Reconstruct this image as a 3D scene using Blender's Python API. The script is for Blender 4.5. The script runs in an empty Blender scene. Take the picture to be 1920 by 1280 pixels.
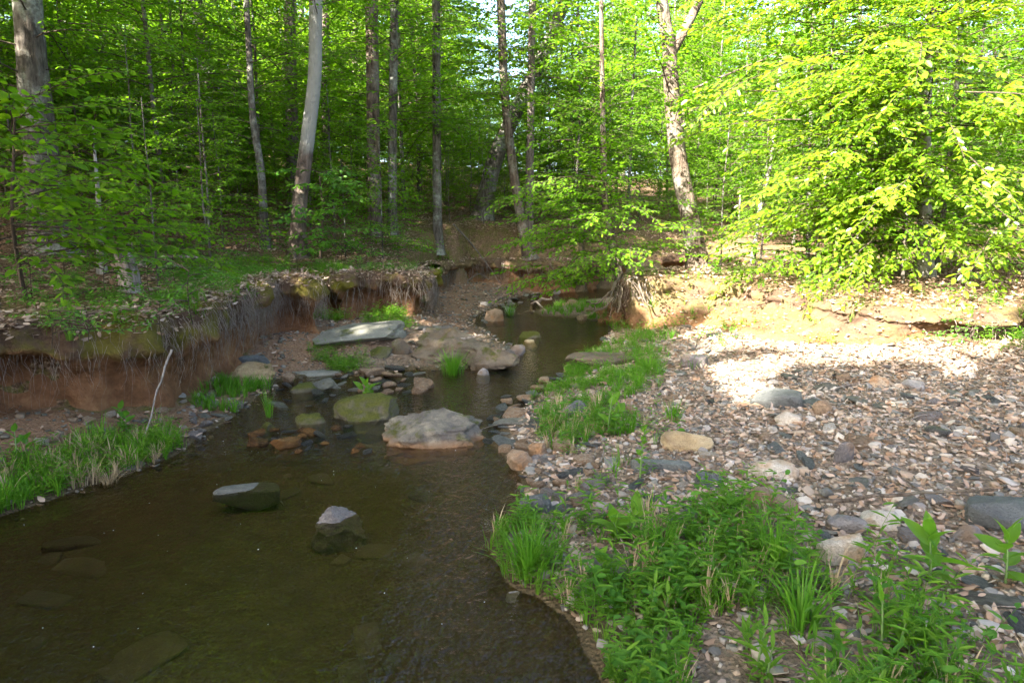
import bpy, math, random
import numpy as np

# ------------------------------------------------------------------ camera, sky, sun, exposure
SC = bpy.context.scene
COL = SC.collection
PITCH = math.radians(10.0)
F = 1280.0                       # focal length in photo pixels (1920 wide, 24 mm)
CAM = np.array([0.0, 0.0, 2.0])

cam_data = bpy.data.cameras.new('camera')
cam_data.lens = 24.0
cam_data.sensor_width = 36.0
cam_data.clip_end = 2000.0
cam = bpy.data.objects.new('camera', cam_data)
cam.location = CAM
cam.rotation_euler = (math.pi / 2 - PITCH, 0, 0)
COL.objects.link(cam)
SC.camera = cam

SUN_EL = math.radians(37.0)
SUN_AZ = math.radians(222.0)     # compass-like angle of the sun: 0 = +Y, clockwise
TO_SUN = np.array([math.sin(SUN_AZ) * math.cos(SUN_EL), math.cos(SUN_AZ) * math.cos(SUN_EL), math.sin(SUN_EL)])

world = bpy.data.worlds.new('World')
SC.world = world
world.use_nodes = True
wn = world.node_tree
bg = wn.nodes['Background']
sky = wn.nodes.new('ShaderNodeTexSky')
sky.sky_type = 'NISHITA'
sky.sun_disc = False
sky.sun_elevation = SUN_EL
sky.sun_rotation = SUN_AZ
sky.air_density = 0.75
sky.dust_density = 4.0
sky.ozone_density = 0.8
wn.links.new(sky.outputs[0], bg.inputs[0])
bg.inputs[1].default_value = 0.10

sun_data = bpy.data.lights.new('sun', 'SUN')
sun_data.energy = 5.0
sun_data.angle = math.radians(0.5)
sun_data.color = (1.0, 0.94, 0.84)
sun = bpy.data.objects.new('sun', sun_data)
sun.rotation_euler = (math.pi / 2 - SUN_EL, 0, math.pi - SUN_AZ)
COL.objects.link(sun)

SC.view_settings.view_transform = 'Standard'
SC.view_settings.look = 'None'
SC.view_settings.gamma = 1.0
SC.view_settings.use_curve_mapping = False
SC.view_settings.exposure = 3.65

SC.render.engine = 'CYCLES'
SC.cycles.max_bounces = 6
SC.cycles.diffuse_bounces = 3
SC.cycles.glossy_bounces = 2
SC.cycles.use_adaptive_sampling = True
SC.cycles.adaptive_threshold = 0.02
SC.cycles.transmission_bounces = 4
SC.cycles.transparent_max_bounces = 8
SC.cycles.caustics_reflective = False
SC.cycles.caustics_refractive = False
SC.cycles.use_denoising = True
SC.cycles.sample_clamp_indirect = 6.0

RNG = np.random.default_rng(11)
random.seed(5)


# ------------------------------------------------------------------ photo pixel -> place
def ray(px, py):
    u = (px - 960.0) / F
    v = (640.0 - py) / F
    return np.array([u, math.cos(PITCH) + v * math.sin(PITCH), -math.sin(PITCH) + v * math.cos(PITCH)])


def G(px, py, z=0.0):            # where the line of sight meets height z
    d = ray(px, py)
    return CAM + d * ((z - CAM[2]) / d[2])


def D(px, py, y):                # where it meets depth y
    d = ray(px, py)
    return CAM + d * (y / d[1])


def sstep(a, b, x):
    t = np.clip((x - a) / (b - a), 0, 1)
    return t * t * (3 - 2 * t)


# ------------------------------------------------------------------ noise
def _hash(ix, iy, iz, seed):
    h = (ix.astype(np.int64) * 374761393 + iy.astype(np.int64) * 668265263 + iz.astype(np.int64) * 2147483647 + seed * 1274126177) & 0xffffffff
    h = ((h ^ (h >> 13)) * 1274126177) & 0xffffffff
    h = (h ^ (h >> 16)) & 0xffffffff
    return h.astype(np.float64) / 4294967295.0


def vnoise(p, seed=0):
    f = np.floor(p)
    t = p - f
    t = t * t * (3 - 2 * t)
    ix, iy, iz = f[:, 0], f[:, 1], f[:, 2]
    r = 0
    for dx in (0, 1):
        wx = t[:, 0] if dx else 1 - t[:, 0]
        for dy in (0, 1):
            wy = t[:, 1] if dy else 1 - t[:, 1]
            for dz in (0, 1):
                wz = t[:, 2] if dz else 1 - t[:, 2]
                r = r + wx * wy * wz * _hash(ix + dx, iy + dy, iz + dz, seed)
    return r * 2 - 1


def fbm(p, seed=0, octv=4):
    a, s, r = 1.0, 1.0, 0
    for i in range(octv):
        r = r + a * vnoise(p * s + i * 17.3, seed + i)
        a *= 0.5
        s *= 2.03
    return r


# ------------------------------------------------------------------ mesh helpers
def mesh(name, V, Q, mats=(), mi=None, smooth=True):
    me = bpy.data.meshes.new(name)
    V = np.asarray(V, dtype=np.float32)
    Q = np.asarray(Q, dtype=np.int32)
    k = Q.shape[1]
    me.vertices.add(len(V))
    me.vertices.foreach_set('co', V.ravel())
    me.loops.add(Q.size)
    me.loops.foreach_set('vertex_index', Q.ravel())
    me.polygons.add(len(Q))
    me.polygons.foreach_set('loop_start', np.arange(0, Q.size, k, dtype=np.int32))
    for m in mats:
        me.materials.append(m)
    if mi is not None:
        me.polygons.foreach_set('material_index', np.asarray(mi, dtype=np.int32))
    me.polygons.foreach_set('use_smooth', np.full(len(Q), smooth, dtype=bool))
    me.update(calc_edges=True)
    return me


class Acc:
    def __init__(self):
        self.v, self.q, self.m, self.n = [], [], [], 0

    def add(self, V, Q, m=0):
        self.v.append(V)
        self.q.append(Q + self.n)
        self.m.append(np.full(len(Q), m, dtype=np.int32) if np.isscalar(m) else m)
        self.n += len(V)

    def arrays(self):
        return np.concatenate(self.v), np.concatenate(self.q), np.concatenate(self.m)

    def mesh(self, name, mats, smooth=True):
        V, Q, M = self.arrays()
        return mesh(name, V, Q, mats, M, smooth)


def obj(name, me, parent=None, loc=None, rot=None, scale=None, label=None, cat=None, group=None, kind=None):
    o = bpy.data.objects.new(name, me)
    COL.objects.link(o)
    if parent is not None:
        o.parent = parent
    if loc is not None:
        o.location = [float(c) for c in loc]
    if rot is not None:
        o.rotation_euler = rot
    if scale is not None:
        o.scale = scale
    if label:
        o['label'] = label
    if cat:
        o['category'] = cat
    if group:
        o['group'] = group
    if kind:
        o['kind'] = kind
    return o


def copy_obj(o, parent=None):
    c = o.copy()
    COL.objects.link(c)
    c.parent = parent
    return c


def rotz(a):
    c, s = math.cos(a), math.sin(a)
    return np.array([[c, -s, 0], [s, c, 0], [0, 0, 1.0]])


def roty(a):
    c, s = math.cos(a), math.sin(a)
    return np.array([[c, 0, s], [0, 1, 0], [-s, 0, c]])


def rotx(a):
    c, s = math.cos(a), math.sin(a)
    return np.array([[1, 0, 0], [0, c, -s], [0, s, c]])


def smooth_path(P, n):
    P = np.asarray(P, float)
    t = np.linspace(0, len(P) - 1, n)
    Pe = np.vstack([2 * P[0] - P[1], P, 2 * P[-1] - P[-2]])
    i = np.minimum(t.astype(int), len(P) - 2)
    f = (t - i)[:, None]
    a, b, c, d = Pe[i], Pe[i + 1], Pe[i + 2], Pe[i + 3]
    return 0.5 * ((2 * b) + (c - a) * f + (2 * a - 5 * b + 4 * c - d) * f ** 2 + (3 * b - a - 3 * c + d) * f ** 3)


def tube(P, r, sides=6, closed_tip=False):
    P = np.asarray(P, float)
    n = len(P)
    r = np.broadcast_to(np.asarray(r, float), (n,))
    T = np.gradient(P, axis=0)
    T /= np.linalg.norm(T, axis=1)[:, None] + 1e-9
    ref = np.array([0.0, 0, 1]) if abs(T[0, 2]) < 0.8 else np.array([1.0, 0, 0])
    A = np.cross(T, ref)
    A /= np.linalg.norm(A, axis=1)[:, None] + 1e-9
    B = np.cross(T, A)
    an = np.arange(sides) * 2 * math.pi / sides
    V = P[:, None, :] + r[:, None, None] * (np.cos(an)[None, :, None] * A[:, None, :] + np.sin(an)[None, :, None] * B[:, None, :])
    i = np.arange(n - 1)[:, None] * sides
    j = np.arange(sides)[None, :]
    k = (j + 1) % sides
    Q = np.stack([i + j, i + k, i + sides + k, i + sides + j], -1).reshape(-1, 4)
    return V.reshape(-1, 3), Q


def grid_quads(nu, nv):
    i = np.arange(nu - 1)[:, None] * nv
    j = np.arange(nv - 1)[None, :]
    return np.stack([i + j, i + nv + j, i + nv + j + 1, i + j + 1], -1).reshape(-1, 4)


def cubesphere(n):
    t = np.linspace(-1, 1, n + 1)
    a, b = np.meshgrid(t, t, indexing='ij')
    a, b = a.ravel(), b.ravel()
    o = np.ones_like(a)
    faces = [(o, a, b), (-o, b, a), (b, o, a), (a, -o, b), (a, b, o), (b, a, -o)]
    V = np.concatenate([np.stack(f, 1) for f in faces])
    Q = np.concatenate([grid_quads(n + 1, n + 1) + k * (n + 1) ** 2 for k in range(6)])
    key = np.round(V * n).astype(int)
    u, inv = np.unique(key, axis=0, return_inverse=True)
    inv = inv.ravel()
    V = u / float(n)
    Q = inv[Q]
    c = V[Q].mean(1)
    nrm = np.cross(V[Q[:, 1]] - V[Q[:, 0]], V[Q[:, 3]] - V[Q[:, 0]])
    flip = (nrm * c).sum(1) < 0
    Q[flip] = Q[flip][:, ::-1]
    V = V / np.linalg.norm(V, axis=1)[:, None]
    return V, Q


CS = {n: cubesphere(n) for n in (1, 2, 3, 4, 5, 8, 14, 22, 30)}


def rock(n, size, cuts=7, boxy=0.55, rough=0.05, seed=0, depth=(0.62, 0.95), fine=True, planes=()):
    """an angular stone: a rounded block cut by planes and roughened; size = half extents"""
    r = np.random.default_rng(seed)
    V, Q = CS[n]
    V = V.copy()
    p = np.abs(V) ** (2.0 / max(boxy, 0.05))
    V = V / (p.sum(1) ** (max(boxy, 0.05) / 2.0))[:, None]
    for nn, d in planes:
        nn = np.array(nn, float)
        nn /= np.linalg.norm(nn)
        V = V - np.clip(V @ nn - d, 0, None)[:, None] * nn * 0.97
    for i in range(cuts):
        nn = r.normal(size=3)
        nn /= np.linalg.norm(nn)
        d = r.uniform(*depth)
        s = V @ nn - d
        V = V - np.clip(s, 0, None)[:, None] * nn * 0.96
    m = np.abs(V).max(0)
    V = V / m
    k = r.uniform(0, 50, 3)
    V = V + V * (fbm(V * 1.6 + k, seed, 3) * rough * 1.6)[:, None]
    if fine and n >= 8:
        V = V + V * (fbm(V * 5.0 + k, seed + 3, 4) * rough * 0.8)[:, None]
        tl = V[:, 2] * 5 + 0.8 * fbm(V * 1.5 + k, seed + 7, 2) + V[:, 0] * 0.8
        V[:, :2] *= (1 + rough * 0.9 * (np.abs((tl % 1.0) - 0.5) - 0.25))[:, None]
    V = V * np.asarray(size)
    return V, Q


# ------------------------------------------------------------------ materials
def nodes(name):
    m = bpy.data.materials.new(name)
    m.use_nodes = True
    nt = m.node_tree
    nt.nodes.clear()
    out = nt.nodes.new('ShaderNodeOutputMaterial')
    return m, nt, out


def N(nt, t, **kw):
    n = nt.nodes.new('ShaderNode' + t)
    for k, v in kw.items():
        if k.startswith('i_'):
            n.inputs[k[2:].replace('_', ' ')].default_value = v
        else:
            setattr(n, k, v)
    return n


def L(nt, a, b):
    nt.links.new(a, b)


def ramp(nt, fac, stops, interp='LINEAR'):
    n = nt.nodes.new('ShaderNodeValToRGB')
    cr = n.color_ramp
    cr.interpolation = interp
    while len(cr.elements) < len(stops):
        cr.elements.new(0.5)
    for e, (p, c) in zip(cr.elements, stops):
        e.position = p
        e.color = (c[0], c[1], c[2], 1) if hasattr(c, '__len__') else (c, c, c, 1)
    L(nt, fac, n.inputs[0])
    return n.outputs[0]


def mixc(nt, fac, a, b):
    n = nt.nodes.new('ShaderNodeMix')
    n.data_type = 'RGBA'
    for s, x in ((0, fac), (6, a), (7, b)):
        if hasattr(x, 'is_linked'):
            L(nt, x, n.inputs[s])
        else:
            n.inputs[s].default_value = x if s == 0 else (*x, 1)
    return n.outputs[2]


def noise(nt, vec, scale, detail=4, rough=0.55, dist=0.0):
    n = nt.nodes.new('ShaderNodeTexNoise')
    n.inputs['Scale'].default_value = scale
    n.inputs['Detail'].default_value = detail
    n.inputs['Roughness'].default_value = rough
    n.inputs['Distortion'].default_value = dist
    if vec is not None:
        L(nt, vec, n.inputs['Vector'])
    return n.outputs[0]


def math_n(nt, op, a, b=None, clamp=False):
    n = nt.nodes.new('ShaderNodeMath')
    n.operation = op
    n.use_clamp = clamp
    for i, x in enumerate((a, b)):
        if x is None:
            continue
        if hasattr(x, 'is_linked'):
            L(nt, x, n.inputs[i])
        else:
            n.inputs[i].default_value = x
    return n.outputs[0]


def bump(nt, h, strength, dist=0.02):
    n = nt.nodes.new('ShaderNodeBump')
    n.inputs['Strength'].default_value = strength
    n.inputs['Distance'].default_value = dist
    L(nt, h, n.inputs['Height'])
    return n.outputs[0]


def principled(nt, out, col, rough=0.8, nrm=None, spec=0.3):
    p = nt.nodes.new('ShaderNodeBsdfPrincipled')
    if hasattr(col, 'is_linked'):
        L(nt, col, p.inputs['Base Color'])
    else:
        p.inputs['Base Color'].default_value = (*col, 1)
    if hasattr(rough, 'is_linked'):
        L(nt, rough, p.inputs['Roughness'])
    else:
        p.inputs['Roughness'].default_value = rough
    p.inputs['Specular IOR Level'].default_value = spec
    if nrm is not None:
        L(nt, nrm, p.inputs['Normal'])
    L(nt, p.outputs[0], out.inputs[0])
    return p


def leaf_material(name, stops, trans, tmix=0.5, gloss=0.45, spec=0.35):
    """leaf: reflecting colour from a ramp over single leaves, light also passes through"""
    m, nt, out = nodes(name)
    geo = N(nt, 'NewGeometry')
    oi = N(nt, 'ObjectInfo')
    rnd = geo.outputs['Random Per Island']
    tc = N(nt, 'TexCoord')
    big = noise(nt, tc.outputs['Object'], 0.55, 2)
    f = math_n(nt, 'ADD', math_n(nt, 'MULTIPLY', rnd, 0.6), math_n(nt, 'MULTIPLY', big, 0.35))
    f = math_n(nt, 'ADD', f, math_n(nt, 'MULTIPLY', oi.outputs['Random'], 0.12), True)
    col = ramp(nt, f, stops)
    p = N(nt, 'BsdfPrincipled')
    L(nt, col, p.inputs['Base Color'])
    p.inputs['Roughness'].default_value = gloss
    p.inputs['Specular IOR Level'].default_value = spec
    t = N(nt, 'BsdfTranslucent')
    tcol = mixc(nt, 0.75, col, trans)
    L(nt, tcol, t.inputs[0])
    mx = N(nt, 'MixShader')
    mx.inputs[0].default_value = tmix
    L(nt, p.outputs[0], mx.inputs[1])
    L(nt, t.outputs[0], mx.inputs[2])
    L(nt, mx.outputs[0], out.inputs[0])
    return m


M = {}
M['leaf'] = leaf_material('beech_leaf', [(0.1, (0.04, 0.11, 0.006)), (0.5, (0.065, 0.15, 0.007)), (0.9, (0.11, 0.19, 0.01))], (0.2, 0.42, 0.008), 0.5, 0.5, 0.12)
M['leaf_far'] = leaf_material('woodland_leaf', [(0.1, (0.035, 0.10, 0.008)), (0.5, (0.06, 0.14, 0.009)), (0.9, (0.11, 0.19, 0.012))], (0.26, 0.46, 0.012), 0.5, 0.55, 0.1)
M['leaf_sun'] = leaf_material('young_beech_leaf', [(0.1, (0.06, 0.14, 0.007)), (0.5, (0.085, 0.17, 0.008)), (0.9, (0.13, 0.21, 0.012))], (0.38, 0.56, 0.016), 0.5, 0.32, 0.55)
M['herb'] = leaf_material('herb_leaf', [(0.1, (0.04, 0.12, 0.01)), (0.5, (0.07, 0.165, 0.013)), (0.9, (0.13, 0.22, 0.02))], (0.22, 0.46, 0.02), 0.42, 0.5, 0.15)
M['grass'] = leaf_material('grass_blade', [(0.08, (0.035, 0.11, 0.009)), (0.5, (0.06, 0.165, 0.012)), (0.85, (0.11, 0.22, 0.02)), (1.0, (0.25, 0.22, 0.08))], (0.2, 0.46, 0.02), 0.42, 0.45, 0.15)
M['seedling'] = leaf_material('seedling_leaf', [(0.1, (0.035, 0.11, 0.012)), (0.5, (0.055, 0.15, 0.016)), (0.9, (0.09, 0.19, 0.02))], (0.18, 0.42, 0.025), 0.42, 0.5, 0.15)
M['litter'] = leaf_material('dead_leaf', [(0.05, (0.10, 0.06, 0.038)), (0.35, (0.20, 0.13, 0.085)), (0.6, (0.30, 0.215, 0.155)), (0.8, (0.37, 0.285, 0.22)), (1.0, (0.44, 0.36, 0.29))], (0.3, 0.18, 0.09), 0.15, 0.6, 0.15)
M['drygrass'] = leaf_material('dry_grass', [(0.1, (0.22, 0.16, 0.09)), (0.9, (0.38, 0.30, 0.18))], (0.3, 0.22, 0.1), 0.2, 0.6)


def bark_material(name, c1, c2, lichen, scale=6.0, amt=0.4, upper=None):
    m, nt, out = nodes(name)
    tc = N(nt, 'TexCoord')
    mp = N(nt, 'Mapping')
    mp.inputs['Scale'].default_value = (1, 1, 0.22)
    L(nt, tc.outputs['Object'], mp.inputs[0])
    n1 = noise(nt, mp.outputs[0], scale * 2.2, 6, 0.65)
    n2 = noise(nt, tc.outputs['Object'], 2.3, 5, 0.6)
    n3 = noise(nt, tc.outputs['Object'], 14, 4, 0.7)
    col = mixc(nt, ramp(nt, n1, [(0.36, 0.0), (0.62, 1.0)]), c1, c2)
    lf = math_n(nt, 'MULTIPLY', ramp(nt, n2, [(0.48, 0.0), (0.6, 1.0)]), ramp(nt, n3, [(0.4, 0.2), (0.62, 1.0)]))
    col = mixc(nt, math_n(nt, 'MULTIPLY', lf, amt), col, lichen)
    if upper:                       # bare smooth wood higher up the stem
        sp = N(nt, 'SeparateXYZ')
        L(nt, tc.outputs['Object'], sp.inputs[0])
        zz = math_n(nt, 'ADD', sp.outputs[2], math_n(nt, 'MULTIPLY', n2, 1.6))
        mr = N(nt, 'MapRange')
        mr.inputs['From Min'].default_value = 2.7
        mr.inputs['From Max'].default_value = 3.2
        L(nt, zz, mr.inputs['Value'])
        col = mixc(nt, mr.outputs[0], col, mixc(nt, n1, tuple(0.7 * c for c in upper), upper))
    h = math_n(nt, 'ADD', n1, math_n(nt, 'MULTIPLY', n3, 0.5))
    principled(nt, out, col, 0.95, bump(nt, h, 1.0, 0.05), 0.08)
    return m


M['bark'] = bark_material('grey_bark', (0.035, 0.03, 0.023), (0.125, 0.108, 0.09), (0.25, 0.265, 0.22), 7, 0.85)
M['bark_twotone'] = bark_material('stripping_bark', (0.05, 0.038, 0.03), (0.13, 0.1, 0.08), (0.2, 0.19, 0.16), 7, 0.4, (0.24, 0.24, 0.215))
M['bark_dark'] = bark_material('dark_bark', (0.05, 0.04, 0.032), (0.14, 0.115, 0.095), (0.2, 0.2, 0.17), 8, 0.4)
M['bark_pale'] = bark_material('pale_bark', (0.12, 0.11, 0.09), (0.25, 0.235, 0.205), (0.36, 0.37, 0.33), 5, 0.6)
M['bark_brown'] = bark_material('brown_bark', (0.04, 0.03, 0.021), (0.13, 0.1, 0.075), (0.21, 0.21, 0.17), 7, 0.6)
M['twig'] = bark_material('twig_bark', (0.04, 0.03, 0.02), (0.10, 0.075, 0.055), (0.13, 0.13, 0.11), 12, 0.2)
M['root'] = bark_material('root_bark', (0.12, 0.09, 0.07), (0.30, 0.245, 0.2), (0.36, 0.32, 0.28), 18, 0.3)
M['deadwood'] = bark_material('weathered_wood', (0.12, 0.10, 0.085), (0.30, 0.26, 0.225), (0.4, 0.38, 0.35), 10, 0.4)


def rock_material(name, stops, moss=0.0, stain=None, band=False, rough=0.75, scale=3.0):
    m, nt, out = nodes(name)
    tc = N(nt, 'TexCoord')
    oi = N(nt, 'ObjectInfo')
    off = N(nt, 'VectorMath', operation='ADD')
    L(nt, tc.outputs['Object'], off.inputs[0])
    sc = N(nt, 'VectorMath', operation='SCALE')
    sc.inputs[0].default_value = (37, 53, 71)
    L(nt, oi.outputs['Random'], sc.inputs['Scale'])
    L(nt, sc.outputs[0], off.inputs[1])
    v = off.outputs[0]
    n1 = noise(nt, v, scale, 6, 0.6, 0.4)
    n2 = noise(nt, v, scale * 7, 6, 0.7)
    n3 = noise(nt, v, scale * 28, 3, 0.7)
    f = math_n(nt, 'ADD', math_n(nt, 'MULTIPLY', n1, 0.75), math_n(nt, 'MULTIPLY', n2, 0.25))
    f = math_n(nt, 'ADD', f, math_n(nt, 'MULTIPLY', math_n(nt, 'SUBTRACT', oi.outputs['Random'], 0.5), 0.25), True)
    col = ramp(nt, f, stops)
    col = mixc(nt, ramp(nt, n3, [(0.3, 0.35), (0.5, 0.0)]), col, (0.05, 0.045, 0.04))
    if stain:
        col = mixc(nt, math_n(nt, 'MULTIPLY', ramp(nt, noise(nt, v, scale * 1.7, 4, 0.6), [(0.5, 0.0), (0.64, 1.0)]), 0.75), col, stain)
    geo = N(nt, 'NewGeometry')
    h = math_n(nt, 'ADD', n2, math_n(nt, 'MULTIPLY', n3, 0.4))
    if moss > 0:
        sep = N(nt, 'SeparateXYZ')
        L(nt, geo.outputs['Normal'], sep.inputs[0])
        up = ramp(nt, sep.outputs[2], [(0.0, 0.1), (0.7, 1.0)])
        mm = math_n(nt, 'MULTIPLY', up, ramp(nt, noise(nt, v, scale * 1.3, 4, 0.65), [(0.62 - moss * 0.42, 0.0), (0.72 - moss * 0.42, 1.0)]))
        mcol = mixc(nt, n2, mixc(nt, n3, (0.02, 0.035, 0.006), (0.10, 0.12, 0.014)), mixc(nt, n3, (0.05, 0.06, 0.008), (0.19, 0.17, 0.02)))
        col = mixc(nt, mm, col, mcol)
        h = math_n(nt, 'ADD', h, math_n(nt, 'MULTIPLY', math_n(nt, 'MULTIPLY', mm, n3), 1.2))
    if band:
        sp = N(nt, 'SeparateXYZ')
        L(nt, geo.outputs['Position'], sp.inputs[0])
        zz = math_n(nt, 'ADD', sp.outputs[2], math_n(nt, 'MULTIPLY', n2, 0.04))
        col = mixc(nt, ramp(nt, zz, [(0.035, 0.8), (0.085, 0.0)]), col, (0.22, 0.12, 0.055))
    principled(nt, out, col, rough, bump(nt, h, 1.0, 0.035), 0.25)
    return m


M['sandstone'] = rock_material('sandstone', [(0.3, (0.15, 0.10, 0.06)), (0.5, (0.29, 0.205, 0.135)), (0.7, (0.42, 0.33, 0.23))], 0, (0.27, 0.14, 0.06))
M['quartz'] = rock_material('quartz', [(0.3, (0.33, 0.27, 0.2)), (0.5, (0.46, 0.41, 0.34)), (0.7, (0.58, 0.55, 0.49))], 0, (0.34, 0.22, 0.11))
M['slate'] = rock_material('slate', [(0.3, (0.05, 0.05, 0.05)), (0.5, (0.10, 0.105, 0.10)), (0.7, (0.17, 0.18, 0.165))], 0, None, rough=0.6)
M['schist'] = rock_material('schist', [(0.3, (0.09, 0.08, 0.075)), (0.5, (0.18, 0.16, 0.15)), (0.7, (0.29, 0.265, 0.25))], 0, (0.2, 0.13, 0.08))
M['wetslate'] = rock_material('wet_slate', [(0.3, (0.018, 0.018, 0.017)), (0.5, (0.045, 0.045, 0.042)), (0.75, (0.09, 0.085, 0.078))], 0, None, rough=0.28)
M['wetrust'] = rock_material('wet_rust_stone', [(0.3, (0.06, 0.03, 0.012)), (0.7, (0.22, 0.11, 0.035))], 0, None, rough=0.25)
M['wetschist'] = rock_material('wet_schist', [(0.3, (0.05, 0.05, 0.045)), (0.5, (0.10, 0.10, 0.09)), (0.7, (0.16, 0.155, 0.14))], 0, None, rough=0.4)
M['boulder'] = rock_material('boulder_rock', [(0.3, (0.06, 0.052, 0.044)), (0.45, (0.15, 0.13, 0.105)), (0.6, (0.26, 0.225, 0.17)), (0.8, (0.38, 0.33, 0.24))], 0.2, (0.09, 0.08, 0.075), True, scale=3.0)
M['mossrock'] = rock_material('mossy_rock', [(0.3, (0.06, 0.055, 0.04)), (0.7, (0.2, 0.17, 0.12))], 0.72, None, scale=2.5)
M['brownrock'] = rock_material('brown_boulder_rock', [(0.3, (0.045, 0.034, 0.024)), (0.5, (0.10, 0.077, 0.054)), (0.75, (0.19, 0.15, 0.105))], 0.2, (0.13, 0.085, 0.045), scale=3.2)
M['slabrock'] = rock_material('grey_slab_rock', [(0.3, (0.08, 0.08, 0.065)), (0.5, (0.16, 0.155, 0.125)), (0.75, (0.24, 0.23, 0.19))], 0.08, None, scale=2.0)
M['yellowrock'] = rock_material('yellow_rock', [(0.3, (0.2, 0.13, 0.06)), (0.5, (0.38, 0.28, 0.15)), (0.75, (0.52, 0.43, 0.27))], 0.05, (0.24, 0.17, 0.1), scale=3.5)
M['bedrock'] = rock_material('submerged_stone', [(0.3, (0.055, 0.043, 0.025)), (0.7, (0.125, 0.095, 0.053))], 0, None, scale=2.5)


def pebble_material(name='pebbles', dark=0.0):
    m, nt, out = nodes(name)
    geo = N(nt, 'NewGeometry')
    tc = N(nt, 'TexCoord')
    n2 = noise(nt, tc.outputs['Object'], 40, 4, 0.6)
    c = ramp(nt, geo.outputs['Random Per Island'], [(0.0, (0.06, 0.063, 0.062)), (0.14, (0.12, 0.125, 0.115)), (0.28, (0.19, 0.185, 0.165)), (0.42, (0.3, 0.24, 0.175)), (0.54, (0.27, 0.16, 0.095)),
                                                    (0.66, (0.37, 0.3, 0.225)), (0.8, (0.46, 0.41, 0.34)), (0.92, (0.18, 0.165, 0.15)), (1.0, (0.55, 0.5, 0.44))])
    c = mixc(nt, math_n(nt, 'MULTIPLY', n2, 0.5), c, (0.12, 0.09, 0.065))
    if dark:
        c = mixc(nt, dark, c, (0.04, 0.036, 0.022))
    principled(nt, out, c, 0.85 - 0.4 * dark, bump(nt, n2, 0.4, 0.01), 0.15)
    return m


M['pebble'] = pebble_material()
M['pebble_damp_shade'] = pebble_material('damp_shaded_rubble', 0.62)  # rubble darkened for damp and moss, with the shade there mixed into the colour


def ground_material():
    m, nt, out = nodes('woodland_ground')
    tc = N(nt, 'TexCoord')
    v = tc.outputs['Object']
    n1 = noise(nt, v, 0.6, 5, 0.6)
    n2 = noise(nt, v, 5.0, 6, 0.7)
    n3 = noise(nt, v, 30, 5, 0.75)
    vor = N(nt, 'TexVoronoi')
    vor.inputs['Scale'].default_value = 38
    L(nt, v, vor.inputs['Vector'])
    sepc = N(nt, 'SeparateColor')
    L(nt, vor.outputs['Color'], sepc.inputs[0])
    leafc = ramp(nt, sepc.outputs[0], [(0.0, (0.07, 0.04, 0.024)), (0.4, (0.14, 0.08, 0.045)), (0.75, (0.22, 0.14, 0.085)), (1.0, (0.3, 0.21, 0.14))])
    litter = mixc(nt, ramp(nt, n3, [(0.3, 0.7), (0.6, 0.0)]), leafc, (0.045, 0.028, 0.018))
    clay = mixc(nt, n2, (0.13, 0.065, 0.032), (0.27, 0.15, 0.08))
    bed = mixc(nt, n2, (0.045, 0.035, 0.02), (0.115, 0.086, 0.046))
    grit = mixc(nt, sepc.outputs[1], (0.11, 0.085, 0.06), (0.28, 0.22, 0.165))
    att = N(nt, 'Attribute', attribute_name='zone')
    sp = N(nt, 'SeparateColor')
    L(nt, att.outputs['Color'], sp.inputs[0])
    col = mixc(nt, sp.outputs[0], litter, mixc(nt, ramp(nt, n2, [(0.4, 0.0), (0.6, 0.7)]), grit, (0.13, 0.095, 0.065)))      # R: gravel bar
    col = mixc(nt, math_n(nt, 'MULTIPLY', att.outputs['Alpha'], sp.outputs[0]), col, clay)      # A: washed clay under the banks
    mosscol = mixc(nt, n3, (0.05, 0.06, 0.012), (0.15, 0.14, 0.03))
    col = mixc(nt, math_n(nt, 'MULTIPLY', sp.outputs[2], ramp(nt, n2, [(0.42, 0.0), (0.6, 1.0)])), col, mosscol)
    col = mixc(nt, sp.outputs[1], col, bed)          # G: stream bed
    h = math_n(nt, 'ADD', n3, math_n(nt, 'MULTIPLY', vor.outputs['Distance'], 1.0))
    principled(nt, out, col, 0.95, bump(nt, h, 0.9, 0.035), 0.08)
    return m


M['ground'] = ground_material()


def bank_material():
    m, nt, out = nodes('red_clay_bank')
    tc = N(nt, 'TexCoord')
    v = tc.outputs['Object']
    n1 = noise(nt, v, 1.6, 5, 0.65)
    n2 = noise(nt, v, 9.0, 6, 0.7)
    n3 = noise(nt, v, 45, 4, 0.75)
    f = math_n(nt, 'ADD', math_n(nt, 'MULTIPLY', n1, 0.5), math_n(nt, 'MULTIPLY', n2, 0.5))
    clay = ramp(nt, f, [(0.3, (0.07, 0.035, 0.02)), (0.5, (0.17, 0.085, 0.042)), (0.68, (0.27, 0.155, 0.08))])
    att = N(nt, 'Attribute', attribute_name='zone')
    sp = N(nt, 'SeparateColor')
    L(nt, att.outputs['Color'], sp.inputs[0])
    sod = ramp(nt, f, [(0.35, (0.05, 0.03, 0.02)), (0.55, (0.13, 0.085, 0.055)), (0.7, (0.21, 0.145, 0.1))])
    moss = mixc(nt, n3, (0.05, 0.06, 0.01), (0.18, 0.15, 0.02))
    sodm = mixc(nt, math_n(nt, 'MULTIPLY', ramp(nt, n1, [(0.46, 0.0), (0.56, 1.0)]), sp.outputs[2]), sod, moss)
    col = mixc(nt, sp.outputs[0], clay, sodm)
    h = math_n(nt, 'ADD', n2, math_n(nt, 'MULTIPLY', n3, 0.6))
    principled(nt, out, col, 0.98, bump(nt, h, 1.0, 0.05), 0.06)
    return m


M['bank'] = bank_material()


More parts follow.
